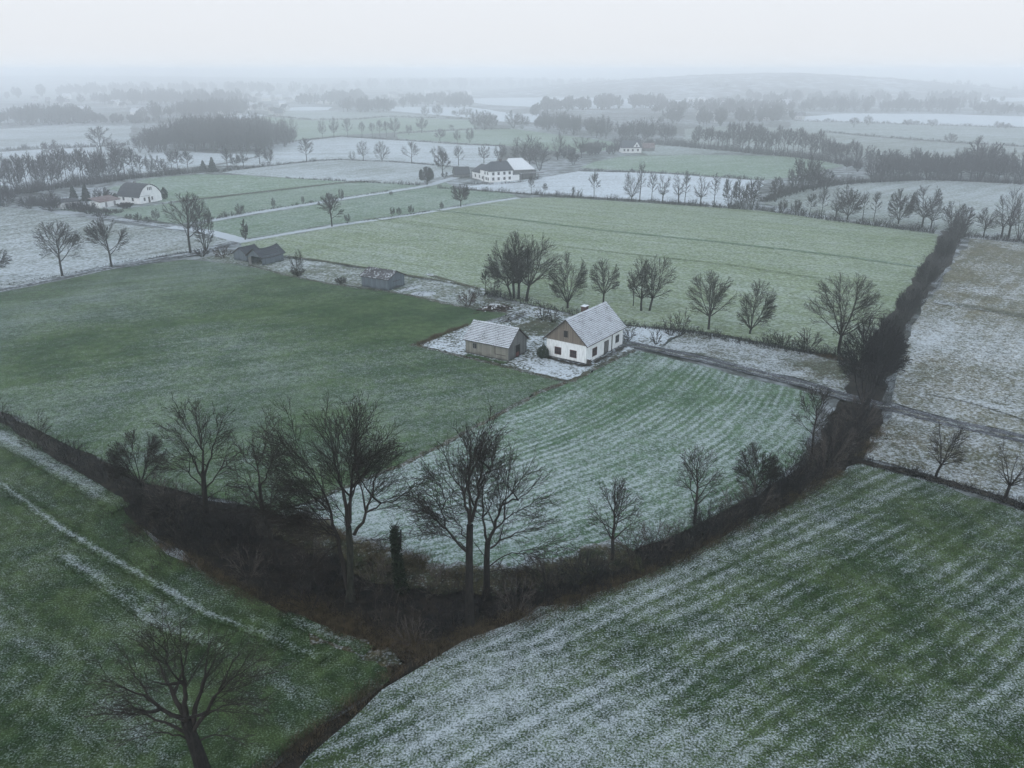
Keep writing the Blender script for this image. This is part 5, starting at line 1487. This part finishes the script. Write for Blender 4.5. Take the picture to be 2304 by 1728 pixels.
def roof(root, L, W, eave, ridge, mat, over=.35, oend=.3, course=.36, seed=1, thick=.10, sag=.0, lift=.095, seglen=.6, under='trim_dark', name='roof', missing=()):
    rng = np.random.default_rng(seed)
    mb = MB()
    x0, x1 = -oend, L + oend
    half = W / 2
    sl = math.hypot(half, ridge - eave)
    dy, dz = half / sl, (ridge - eave) / sl
    total = sl + over / dy * 1.0
    nseg = max(3, int((x1 - x0) / seglen))
    xs = np.linspace(x0, x1, nseg + 1)
    def sagz(x): return -sag * math.sin(math.pi * (x - x0) / (x1 - x0))
    nc = max(4, int(total / course))
    top = .06
    for sgn in (-1, 1):
        def pt(x, s, up):
            y = half + sgn * (s * dy); z = ridge - s * dz + sagz(x) * (1 - s / total * .5)
            return (x, y + sgn * dz * up, z + dy * up + top)
        for c in range(nc):
            s0, s1 = total * c / nc, total * (c + 1) / nc
            for i in range(nseg):
                u0 = lift * rng.uniform(.85, 1.15); e = rng.uniform(-.02, .02)
                a, b = xs[i], xs[i + 1]
                mid = any(m_[0] == sgn and abs((a + b) / 2 - m_[1]) < m_[3] and abs((s0 + s1) / 2 - m_[2]) < m_[4] for m_ in missing)
                q = [pt(a, s0, 0.0), pt(b, s0, 0.0), pt(b, s1 + e, u0), pt(a, s1 + e, u0)]
                r = [pt(a, s1 + e, u0), pt(b, s1 + e, u0), pt(b, s1 + e, -.02), pt(a, s1 + e, -.02)]
                if sgn > 0: q.reverse(); r.reverse()
                mb.face(q, 1 if mid else 0); mb.face(r, 1)
        # underside, verge boards and eave board
        for i in range(nseg):
            a, b = xs[i], xs[i + 1]
            mb.face([pt(a, 0, -thick), pt(b, 0, -thick), pt(b, total, -thick), pt(a, total, -thick)], 2)
            mb.face([pt(a, total, -.025), pt(b, total, -.025), pt(b, total, -thick), pt(a, total, -thick)], 2)
        for x in (x0, x1):
            mb.face([pt(x, 0, .03), pt(x, total, .05), pt(x, total, -thick), pt(x, 0, -thick)], 2)
    # ridge tiles
    for i in range(nseg):
        a, b = xs[i], xs[i + 1]
        w = .16
        za, zb = ridge + top + sagz(a) + .07, ridge + top + sagz(b) + .07
        j = rng.uniform(-.01, .01)
        mb.face([(a, half - w, za - w * dz / dy + .04), (b, half - w, zb - w * dz / dy + .04), (b, half, zb + .03 + j), (a, half, za + .03 + j)], 0)
        mb.face([(a, half, za + .03 + j), (b, half, zb + .03 + j), (b, half + w, zb - w * dz / dy + .04), (a, half + w, za - w * dz / dy + .04)], 0)
    return mb.build(name, [M[mat], M['roof_dark'], M[under]], root)


def at_xy(O, ang):
    return (float(O[0]), float(O[1]), 0.0), math.radians(ang)


# --- the white cottage
L, W, E, R = 11.8, 7.1, 3.45, 6.70
loc, rz = at_xy((11.21, 117.43), 55.0)
h = empty('cottage', loc, rz)
walls(h, L, W, E, R, 'plaster', 'plank_brown', 3.12)
rf = roof(h, L, W, E, R, 'roof_snow', .45, .40, .29, 5, lift=.115)
c = MB(); c.box(6.4, 7.5, W / 2 + .55, W / 2 + 1.25, R - 1.4, R + .30); c.box(6.3, 7.6, W / 2 + .45, W / 2 + 1.35, R + .30, R + .42)
c.box(6.32, 7.58, W / 2 + .47, W / 2 + 1.33, R + .423, R + .48, 1)
c.build('chimney', [M['brick'], M['snow']], rf)
window(h, 'x0', L, W, 2.25, .95, 1.05, 1.05, 'frame_red', (2, 1), label='square window with dark red bars in the gable wall, nearer the corner')
window(h, 'x0', L, W, 5.0, .95, 1.05, 1.05, 'frame_red', (2, 1))
aw = MB(); aw.box(-.10, -.062, 3.25, 3.95, 3.9, 4.95); hw = aw.build('attic_hatch', M['dark_inside'], h)
af = MB()
for b_ in ((3.15, 3.25, 3.8, 5.05), (3.95, 4.05, 3.8, 5.05)): af.box(-.13, -.062, b_[0], b_[1], b_[2], b_[3])
af.box(-.128, -.062, 3.25, 3.95, 4.95, 5.05); af.box(-.128, -.062, 3.25, 3.95, 3.8, 3.9); af.build('frame', M['plank_brown'], hw)
window(h, 'y0', L, W, 2.6, .95, 1.25, 1.2, 'frame_red', (2, 1))
window(h, 'y0', L, W, 9.9, 1.15, 1.0, 1.15, 'frame_grey', (1, 1))
door(h, 'y0', L, W, 6.3, 1.15, 2.15, 'plank_grey', .1)
dp = MB(); dp.box(8.02, 8.12, -.12, -.03, .1, E + .02); dp.box(-.25, L + .25, -.60, -.50, E - .28, E - .20); dp.build('gutter', M['trim_dark'], h)
st_ = MB(); st_.box(5.5, 7.1, -.75, -.075, -.1, .10); st_.build('door_step', M['litter'], h)
pl_ = MB(); pl_.box(-.045, -.004, -.04, W + .04, -.2, .38); pl_.box(-.04, L + .04, -.045, -.005, -.2, .30); pl_.build('plinth', M['roof_dark'], h)
tag(h, 'white cottage with a wooden gable and a snow-dusted tiled roof by the driveway', 'house')
# a weathered downpipe box at the corner and a small bench-like log by the wall
bb = MB(); bb.box(.25, .75, -.55, -.10, 0, 1.0); bb.box(.22, .78, -.58, -.08, 1.0, 1.06, 1)
o = bb.build('rain_barrel', [M['trim_dark'], M['snow']]); o.location = loc; o.rotation_euler = (0, 0, rz)
tag(o, 'dark squat rain barrel against the near corner of the white cottage', 'barrel')

# --- the board barn
L, W, E, R = 7.9, 5.4, 2.55, 4.70
loc, rz = at_xy((2.27, 123.74), 148.0)
h = empty('barn', loc, rz)
walls(h, L, W, E, R, 'plank_pale', 'plank_grey', -.15)
roof(h, L, W, E, R, 'roof_snow', .35, .35, .28, 8, lift=.10)
window(h, 'yW', L, W, 6.2, 1.15, .62, .80, 'frame_grey', (1, 1))
mb = MB(); side_box(mb, 'yW', L, W, .55, 2.35, .95, 1.9, .004, .03); sh = mb.build('shutter', M['plank_pale'], h)
mb = MB()
side_box(mb, 'yW', L, W, .45, 2.45, .86, .95, .004, .06); side_box(mb, 'yW', L, W, 2.35, 2.45, .955, 1.98, .004, .058); mb.build('frame', M['trim_dark'], sh)
dd_ = MB(); dd_.box(-.13, -.064, 2.1, 3.5, .05, 2.05); d = dd_.build('door', M['dark_inside'], h)
fr_ = MB(); fr_.box(-.17, -.132, 2.5, 3.3, .3, .95); fr_.build('door_panel', M['frame_red'], d)
fr_ = MB(); fr_.box(-.16, -.063, 2.0, 2.098, .0, 2.15); fr_.box(-.16, -.063, 3.502, 3.6, .0, 2.15); fr_.build('frame', M['plank_grey'], d)
pl_ = MB(); pl_.box(-.05, L + .05, W + .005, W + .06, -.2, .22); pl_.build('plinth', M['roof_dark'], h)
tag(h, 'small board barn with a steep snowy tiled roof next to the white cottage', 'barn')

# --- the grey-blue shed at the field edge
L, W, E, R = 6.9, 5.3, 2.45, 3.65
loc, rz = at_xy((-22.44, 166.98), 149.0)
h = empty('shed', loc, rz)
walls(h, L, W, E, R, 'plank_blue', 'plank_blue', -.15)
roof(h, L, W, E, R, 'roof_patchy', .30, .35, .45, 9, lift=.05)
mb = MB(); mb.box(-.11, -.064, 1.5, 3.6, .05, 2.1); d = mb.build('door', M['plank_blue'], h)
mb = MB(); mb.box(-.15, -.112, 1.5, 3.6, .4, .5); mb.box(-.15, -.112, 1.5, 3.6, 1.6, 1.7); mb.build('brace', M['trim_dark'], d)
tag(h, 'blue-grey plank shed with a rusty snow-flecked roof at the green field edge', 'shed')

# --- the sagging double shed
L, W, E, R = 6.6, 4.6, 2.15, 3.75
loc, rz = at_xy((-57.31, 185.38), 58.0)
h = empty('shed', loc, rz)
mb = MB()
mb.face([(0, 0, -.2), (L, 0, -.2), (L, 0, E), (0, 0, E)])
mb.face([(L, W, -.2), (0, W, -.2), (0, W, E), (L, W, E)])
mb.face([(L, 0, -.2), (L, W, -.2), (L, W, E), (L, W / 2, R), (L, 0, E)])
mb.face([(0, W, 1.95), (0, 0, 1.95), (0, 0, E), (0, W / 2, R), (0, W, E)])
mb.face([(0, W, -.2), (0, 3.5, -.2), (0, 3.5, 1.95), (0, W, 1.95)])
mb.build('wall', M['plank_blue'], h)
mb = MB(); mb.box(.05, L - .05, .05, W - .05, -.1, .02); mb.build('floor', M['dark_inside'], h)
mb = MB(); mb.box(-.9, -.82, 2.5, 3.45, .0, 1.9); mb.build('door', M['plank_grey'], h)
roof(h, L, W, E, R, 'roof_grey', .40, .45, .5, 10, sag=.45, lift=.045, seglen=.7)
tag(h, 'sagging open-fronted plank shed beside the snowy track', 'shed')
L, W, E, R = 4.2, 4.6, 1.75, 3.2
loc = (-57.31 + 5.4 * math.cos(math.radians(148)), 185.38 + 5.4 * math.sin(math.radians(148)) + 1.2, 0)
h = empty('shed', loc, math.radians(58.0))
walls(h, L, W, E, R, 'plank_blue', 'plank_blue', -.1)
roof(h, L, W, E, R, 'roof_grey', .35, .35, .5, 11, sag=.1, lift=.045)
tag(h, 'low dark lean shed tucked behind the sagging open shed', 'shed')

# --- the white gabled farmhouse on the left, with a rounded barn roof
loc, rz = at_xy(G(315.6, 459.4), 30.0)
L, W = 10.0, 9.4
h = empty('farmhouse', loc, math.radians(155.0))
# ridge along local x (bearing 120), the visible gable is the x = 0 end; y runs back to bearing 210, so y is negative here
prof = [(y * 9.4 / 7.6, z) for y, z in [(0, 2.4), (-.55, 3.5), (-1.5, 4.75), (-2.7, 5.6), (-3.8, 5.95), (-4.9, 5.6), (-6.1, 4.75), (-7.05, 3.5), (-7.6, 2.4)]]
mb = MB()
mb.face([(0, 0, -.2), (0, 0, 2.4)] + [(0, y, z) for y, z in prof[1:-1]] + [(0, -W, 2.4), (0, -W, -.2)])
mb.face([(L, 0, -.2), (L, 0, 2.4)] + [(L, y, z) for y, z in prof[1:-1]] + [(L, -W, 2.4), (L, -W, -.2)][::1])
mb.face([(0, 0, -.2), (L, 0, -.2), (L, 0, 2.4), (0, 0, 2.4)])
mb.face([(0, -W, -.2), (L, -W, -.2), (L, -W, 2.4), (0, -W, 2.4)])
mb.build('wall', M['plaster_far'], h)
mb = MB()
pp_ = [(.35, 2.05)] + [(y, z + .12) for y, z in prof] + [(-W - .35, 2.05)]
for a, b in zip(pp_, pp_[1:]):
    for o1 in (0, .12):
        mb.face([(-.35, a[0], a[1] + o1), (L + .3, a[0], a[1] + o1), (L + .3, b[0], b[1] + o1), (-.35, b[0], b[1] + o1)])
    for x in (-.35, L + .3):
        mb.face([(x, a[0], a[1]), (x, b[0], b[1]), (x, b[0], b[1] + .12), (x, a[0], a[1] + .12)])
rf = mb.build('roof', M['roof_slate'], h)
mb = MB(); mb.box(6, 6.7, -5.0, -4.3, 5.6, 6.7); mb.build('chimney', M['frame_grey'], rf)
for y0 in (-4.0, -4.7, -5.4):
    mb = MB(); mb.box(-.03, -.004, y0 - .20, y0 + .20, 4.1, 5.1); mb.build('attic_window', M['glass'], h)
for y0 in (-2.1, -5.3):
    mb = MB(); mb.box(-.03, -.004, y0 - .35, y0 + .35, .8, 1.9); mb.build('window', M['glass'], h)
mb = MB(); mb.box(-.03, -.004, -4.4, -3.6, .05, 2.0); mb.build('door', M['trim_dark'], h)
mb = MB(); mb.box(-.05, -.005, -4.6, -.2, 2.35, 2.46); mb.build('ledge', M['frame_grey'], h)
for x0 in (3.2, 7.5):
    mb = MB(); mb.box(x0 - .45, x0 + .45, .004, .03, .8, 1.9); mb.build('window', M['glass'], h)
tag(h, 'white farmhouse with a rounded dark barn roof and three slit attic windows', 'house')
for (lb, a, b, hh, mat, slope) in (('long low white outbuilding half hidden by dark bushes', (139, 471), (181, 467), 2.1, 'roof_slate', .5), ('low white outbuilding with a red roof next to the gabled farmhouse', (226, 469), (272, 461), 1.9, 'roof_red', 1.0)):
    P0, P1 = G(*a), G(*b)
    ln = float(np.linalg.norm(P1 - P0)); an = math.atan2(P1[1] - P0[1], P1[0] - P0[0])
    o = empty('outbuilding', tuple(P0), an)
    mb = MB(); mb.box(0, ln, 0, 4.5, -.2, hh); mb.build('wall', M['plaster_far'], o)
    mb = MB()
    for zz in (0, .12):
        mb.face([(-.25, -.3, hh - .02 + zz), (ln + .25, -.3, hh - .02 + zz), (ln + .25, 4.8, hh + slope + zz), (-.25, 4.8, hh + slope + zz)])
    mb.face([(-.25, -.3, hh - .02), (ln + .25, -.3, hh - .02), (ln + .25, -.3, hh + .10), (-.25, -.3, hh + .10)])
    mb.face([(-.25, 4.8, hh + slope), (ln + .25, 4.8, hh + slope), (ln + .25, 4.8, hh + slope + .12), (-.25, 4.8, hh + slope + .12)])
    mb.build('roof', M[mat], o)
    for xx in (ln * .3, ln * .72):
        mb = MB(); mb.box(xx - .4, xx + .4, -.03, -.004, .1, 1.7); mb.build('door', M['frame_grey'], o)
    tag(o, lb, 'outbuilding')


def hip_roof(name, root, x0, x1, y0, y1, eave, ridge, mat, inset0, inset1, over=.4, under='trim_dark'):
    ym = (y0 + y1) / 2
    a, b, c, d = (x0 - over, y0 - over, eave), (x1 + over, y0 - over, eave), (x1 + over, y1 + over, eave), (x0 - over, y1 + over, eave)
    e, f = (x0 + inset0, ym, ridge), (x1 - inset1, ym, ridge)
    mb = MB()
    mb.face([a, b, f, e]); mb.face([c, d, e, f]); mb.face([b, c, f]); mb.face([d, a, e])
    mb.face([(p[0], p[1], p[2] - .14) for p in (a, d, c, b)], 1)
    for p, q in ((a, b), (b, c), (c, d), (d, a)):
        mb.face([(p[0], p[1], p[2] - .14), (q[0], q[1], q[2] - .14), q, p], 1)
    return mb.build(name, [M[mat], M[under]], root)


# --- the long farmhouse with its barn
O = G(1102, 411)
h = empty('farmhouse', tuple(O), math.radians(28))
L, W = 10.4, 8.6
mb = MB(); mb.box(0, L, 0, W, -.2, 4.4); mb.build('wall', M['plaster_far'], h)
rf = hip_roof('roof', h, 0, L, 0, W, 4.4, 7.7, 'roof_grey', 2.6, .3)
mb = MB(); mb.box(6.6, 7.3, W / 2 - .3, W / 2 + .4, 7.2, 8.5); mb.build('chimney', M['brick'], rf)
mb = MB(); mb.box(.6, L - 2.0, W + .003, W + 9.0, -.2, 2.7); mb.build('low_wing', M['plaster_far'], h)
mb = MB()
for zz in (0, .15):
    mb.face([(.2, W + .5, 2.68 + zz), (.2, W + 9.4, 2.68 + zz), (L * .5, W + 9.4, 5.4 + zz), (L * .5, W + .5, 5.4 + zz)])
    mb.face([(L * .5, W + .5, 5.4 + zz), (L * .5, W + 9.4, 5.4 + zz), (L - 1.6, W + 9.4, 2.68 + zz), (L - 1.6, W + .5, 2.68 + zz)])
mb.face([(.6, W + 8.995, 2.7), (L - 2.0, W + 8.995, 2.7), (L * .5, W + 8.995, 5.38)])
mb.face([(.2, W + .5, 2.68), (.2, W + 9.4, 2.68), (.2, W + 9.4, 2.83), (.2, W + .5, 2.83)])
mb.build('wing_roof', M['roof_slate'], h)
for x0 in (1.6, 4.0, 6.6, 9.0):
    for z0 in (.75, 2.75):
        mb = MB(); mb.box(x0 - .5, x0 + .5, -.03, -.004, z0, z0 + 1.15); mb.build('window', M['glass'], h)
for y0, z0 in ((1.4, .7), (3.2, .7), (6.6, .7), (1.8, 2.8), (4.2, 2.8), (10.5, .7), (14.5, .7)):
    x_ = -.03 if y0 < W else .57
    mb = MB(); mb.box(x_, x_ + .026, y0 - .5, y0 + .5, z0, z0 + 1.15); mb.build('window', M['glass'], h)
mb = MB(); mb.box(-.03, -.004, 5.0, 5.7, .05, 2.1); mb.build('door', M['trim_dark'], h)
mb = MB(); mb.box(L + .003, L + 3.6, 1.0, 7.0, -.2, 2.4); mb.build('side_room', M['plaster_far'], h)
mb = MB(); mb.box(L + .02, L + 3.9, .6, 7.3, 2.405, 2.55); mb.build('side_roof', M['roof_grey'], h)
tag(h, 'long white two-storey farmhouse with grey roofs and a low wing', 'house')

O = G(1152, 405)
h = empty('barn', (float(O[0]), float(O[1]) + .5, 0), math.radians(20))
L, W = 10.6, 9.0
mb = MB(); mb.box(0, L, 0, W, -.2, 3.6); mb.build('wall', M['plank_grey'], h)
hip_roof('roof', h, -1.2, L - 1.0, 0, W, 3.9, 8.2, 'snow', 1.2, 3.6, .5)
mb = MB(); mb.face([(4.0, .7, 4.75), (5.4, .2, 4.25), (5.0, 1.9, 5.9)]); mb.build('bare_patch', M['roof_dark'], h)
mb = MB(); mb.box(-.2, L + 2.5, -2.6, -.003, 2.5, 2.65); mb.build('canopy', M['roof_patchy'], h)
for x in (0, 3.5, 7, 10.4):
    mb = MB(); mb.box(x, x + .18, -2.5, -2.32, -.2, 2.5); mb.build('post', M['trim_dark'], h)
mb = MB(); mb.box(2.0, 4.2, -.04, -.004, .05, 2.3); mb.build('door', M['frame_grey'], h)
tag(h, 'dark barn with a big snow-white hipped roof joined to the long farmhouse', 'barn')

O = G(1024, 400)
h = empty('outbuilding', tuple(O), math.radians(14))
walls(h, 6.2, 5.5, 1.6, 4.0, 'plank_grey')
roof(h, 6.2, 5.5, 1.6, 4.0, 'roof_slate', .4, .3, .6, 12, lift=.03)
tag(h, 'dark steep-roofed outbuilding on the track side of the long farmhouse', 'outbuilding')

# --- the distant white house
O = G(1399, 344)
h = empty('farmhouse', tuple(O), math.radians(4))
mb = MB(); mb.box(0, 10.8, 0, 8, -.2, 2.7); mb.build('wall', M['plaster_far'], h)
hip_roof('roof', h, 0, 10.8, 0, 8, 2.7, 6.2, 'roof_grey', .4, .4)
mb = MB()
mb.face([(6.0, -.01, 2.7), (10.2, -.01, 2.7), (8.1, -.01, 5.6)])
mb.build('gable', M['plaster_far'], h)
for x0 in (1.4, 3.4, 6.0, 8.8):
    mb = MB(); mb.box(x0 - .5, x0 + .5, -.05, -.012, .8, 2.0); mb.build('window', M['glass'], h)
mb = MB(); mb.box(7.7, 8.5, -.05, -.012, 3.2, 4.3); mb.build('attic_window', M['glass'], h)
tag(h, 'distant hazy white house with a gable over its front', 'house')
O = G(1447, 340)
h = empty('outbuilding', tuple(O), math.radians(4))
walls(h, 6.4, 6, 1.8, 4.0, 'plank_grey')
roof(h, 6.4, 6, 1.8, 4.0, 'roof_red', .4, .3, .7, 13, lift=.02)
tag(h, 'red-roofed outbuilding beside the distant white house', 'outbuilding')

# --- the village in the haze
def village_mesh(k, wall, rmat):
    mb = MB()
    L, W, E, R = (11, 8, 4.5, 8.0) if k % 2 else (8.5, 7.5, 3.4, 7.4)
    mb.box(0, L, 0, W, -.2, E)
    o = .5
    for a, b in (((-o, E - .25), (W / 2, R)), ((W / 2, R), (W + o, E - .25))):
        for zz in (0, .2): mb.face([(-o, a[0], a[1] + zz), (L + o, a[0], a[1] + zz), (L + o, b[0], b[1] + zz), (-o, b[0], b[1] + zz)], 1)
    for x in (0.0, L):
        mb.face([(x, 0, E), (x, W, E), (x, W / 2, R)])
    for x in (2, 5, 7.5):
        mb.box(x - .5, x + .5, -.05, -.004, 1, 2.2, 2)
    mb.box(L * .6, L * .6 + .7, W / 2 - .35, W / 2 + .35, R - .6, R + 1, 2)
    me = bpy.data.meshes.new('village_house'); me.from_pydata(mb.v, [], mb.f)
    for m_ in (wall, rmat, 'roof_dark'): me.materials.append(M[m_])
    me.polygons.foreach_set('material_index', mb.m); me.update()
    return me
VM = [village_mesh(0, 'plaster_village', 'roof_grey'), village_mesh(1, 'plaster_village', 'roof_patchy'), village_mesh(2, 'plaster_village', 'roof_dark'), village_mesh(3, 'plaster_far', 'roof_snow')]
rv = random.Random(9)
for (u0, u1, v0, v1, n, lb, gp) in (
        (490, 640, 214, 262, 34, 'pale house in the hazy village behind the dark round wood', 'houses of the hazy village'),
        (640, 790, 206, 236, 24, 'pale house in the hazy outskirts beyond the village', 'houses of the hazy outskirts'),
        (60, 300, 222, 262, 14, 'pale house among the hazy woods behind the snow-green field', 'houses among the hazy woods'),
        (860, 1060, 208, 238, 14, 'pale house by the hazy belts beyond the pale green field', 'houses by the hazy belts'),
        (1490, 1790, 228, 278, 26, 'pale house scattered between the hazy trees beyond the leaning row', 'houses between the hazy trees')):
    for i in range(n):
        u, v = rv.uniform(u0, u1), rv.uniform(v0, v1)
        o = link('village_house', VM[rv.randrange(4)])
        o.location = tuple(G(u, v)); o.rotation_euler = (0, 0, rv.uniform(-.5, .7)); s_ = rv.uniform(.7, 1.05); o.scale = (s_, s_, s_)
        tag(o, lb, 'house', gp)

# ------------------------------------------------------------------ things in the yard
rng = np.random.default_rng(31)
O = G(1112, 698)
pile = empty('log_pile', tuple(O), .3)
mb_sets = []
for i in range(70):
    x, y = rng.normal(0, 1.5), rng.normal(0, .9)
    z = max(.1, 1.05 * math.exp(-(x / 2.2) ** 2 - (y / 1.2) ** 2) * rng.uniform(.3, 1))
    a = rng.normal(.1, .5); L_ = rng.uniform(1.0, 2.4)
    d = np.array([math.cos(a), math.sin(a), rng.normal(0, .12)]) * L_ / 2
    p = np.array([x, y, z])
    mb_sets.append((np.stack([p - d, p, p + d])[None], np.full((1, 3), rng.uniform(.06, .15)), 6))
v, q = tubes(mb_sets); link('logs', mesh_np('logs', v, q, None, M['log']), pile)
V, Q = [], []
pts = np.stack([rng.normal(.3, 1.0, 150), rng.normal(.1, .5, 150), np.zeros(150)], 1)
pts[:, 2] = 1.08 * np.exp(-(pts[:, 0] / 2.3) ** 2 - (pts[:, 1] / 1.3) ** 2) + .10
n1 = np.stack([np.ones(150), np.zeros(150), rng.normal(0, .2, 150)], 1) * rng.uniform(.1, .32, (150, 1))
n2 = np.stack([np.zeros(150), np.ones(150), rng.normal(0, .3, 150)], 1) * rng.uniform(.08, .25, (150, 1))
V = np.stack([pts - n1, pts - n2, pts + n1, pts + n2], 1)
link('snow_cover', mesh_np('snow_cover', V, np.arange(600).reshape(-1, 4), None, M['snow']), pile)
tag(pile, 'dark heap of logs topped with snow at the corner of the green field', 'log pile')


def mound(name, label, u, v, a, b, hh, rz, mat, seed, cat='heap'):
    rng = np.random.default_rng(seed)
    n = 24; X, Y = np.meshgrid(np.linspace(-1, 1, n), np.linspace(-1, 1, n))
    r = np.sqrt(X ** 2 + Y ** 2)
    Z = hh * np.clip(1 - r, 0, 1) ** .8 * rng.uniform(.55, 1.15, (n, n)) - .05
    V = np.stack([X * a, Y * b, Z], -1)
    q = [(j * n + i, j * n + i + 1, (j + 1) * n + i + 1, (j + 1) * n + i) for j in range(n - 1) for i in range(n - 1)]
    o = link(name, mesh_np(name, V, q, None, mat, False)); p = G(u, v); o.location = (p[0], p[1], .15); o.rotation_euler = (0, 0, rz)
    return tag(o, label, cat)

heap = field_mat('heap', SOIL, .10, .12, .5, fine=3.0)
mound('rubble_heap', 'low snow-speckled rubble heap beside the blue-grey shed', 953, 662, 2.6, 2.0, .55, .3, heap, 1)
mound('rubble_heap', 'long low snowy bank by the gable of the blue-grey shed', 918, 652, 3.4, .9, .35, .9, heap, 2)
soil_shade = field_mat('soil_shade', SOIL, -.10, .12, .4, fine=3.0)
M['soil_shade'] = soil_shade
for k, pts in enumerate((((1098, 726), (1130, 716), (1165, 706), (1185, 704)), ((1118, 728), (1150, 717), (1185, 709)), ((1135, 727), (1160, 719), (1178, 714)))):
    ribbon('soil_and_shade_strip', list(pts), .55, soil_shade, cov=(.15, -.1, .15), wob=.5, step=.5)  # dug garden beds
ribbon('soil_and_shade_strip', [(1232, 806), (1275, 818), (1316, 827), (1330, 822)], 1.0, soil_shade, cov=(-.1, -.3, -.05, .1), wob=.4, step=.5)  # dark strip painted as the contact shadow under the cottage gable
ribbon('soil_and_shade_strip', [(1335, 818), (1372, 800), (1405, 781)], 1.1, soil_shade, cov=(.10, -.15, .0, .15), wob=.4, step=.5)  # contact shadow of the long cottage wall, painted on the ground
ribbon('soil_and_shade_strip', [(1050, 801), (1095, 812), (1138, 820)], .9, FM['inner_green'], cov=(-.2, -.4, -.2), wob=.4, step=.5)  # snow-free grass strip painted as the barn's contact shadow
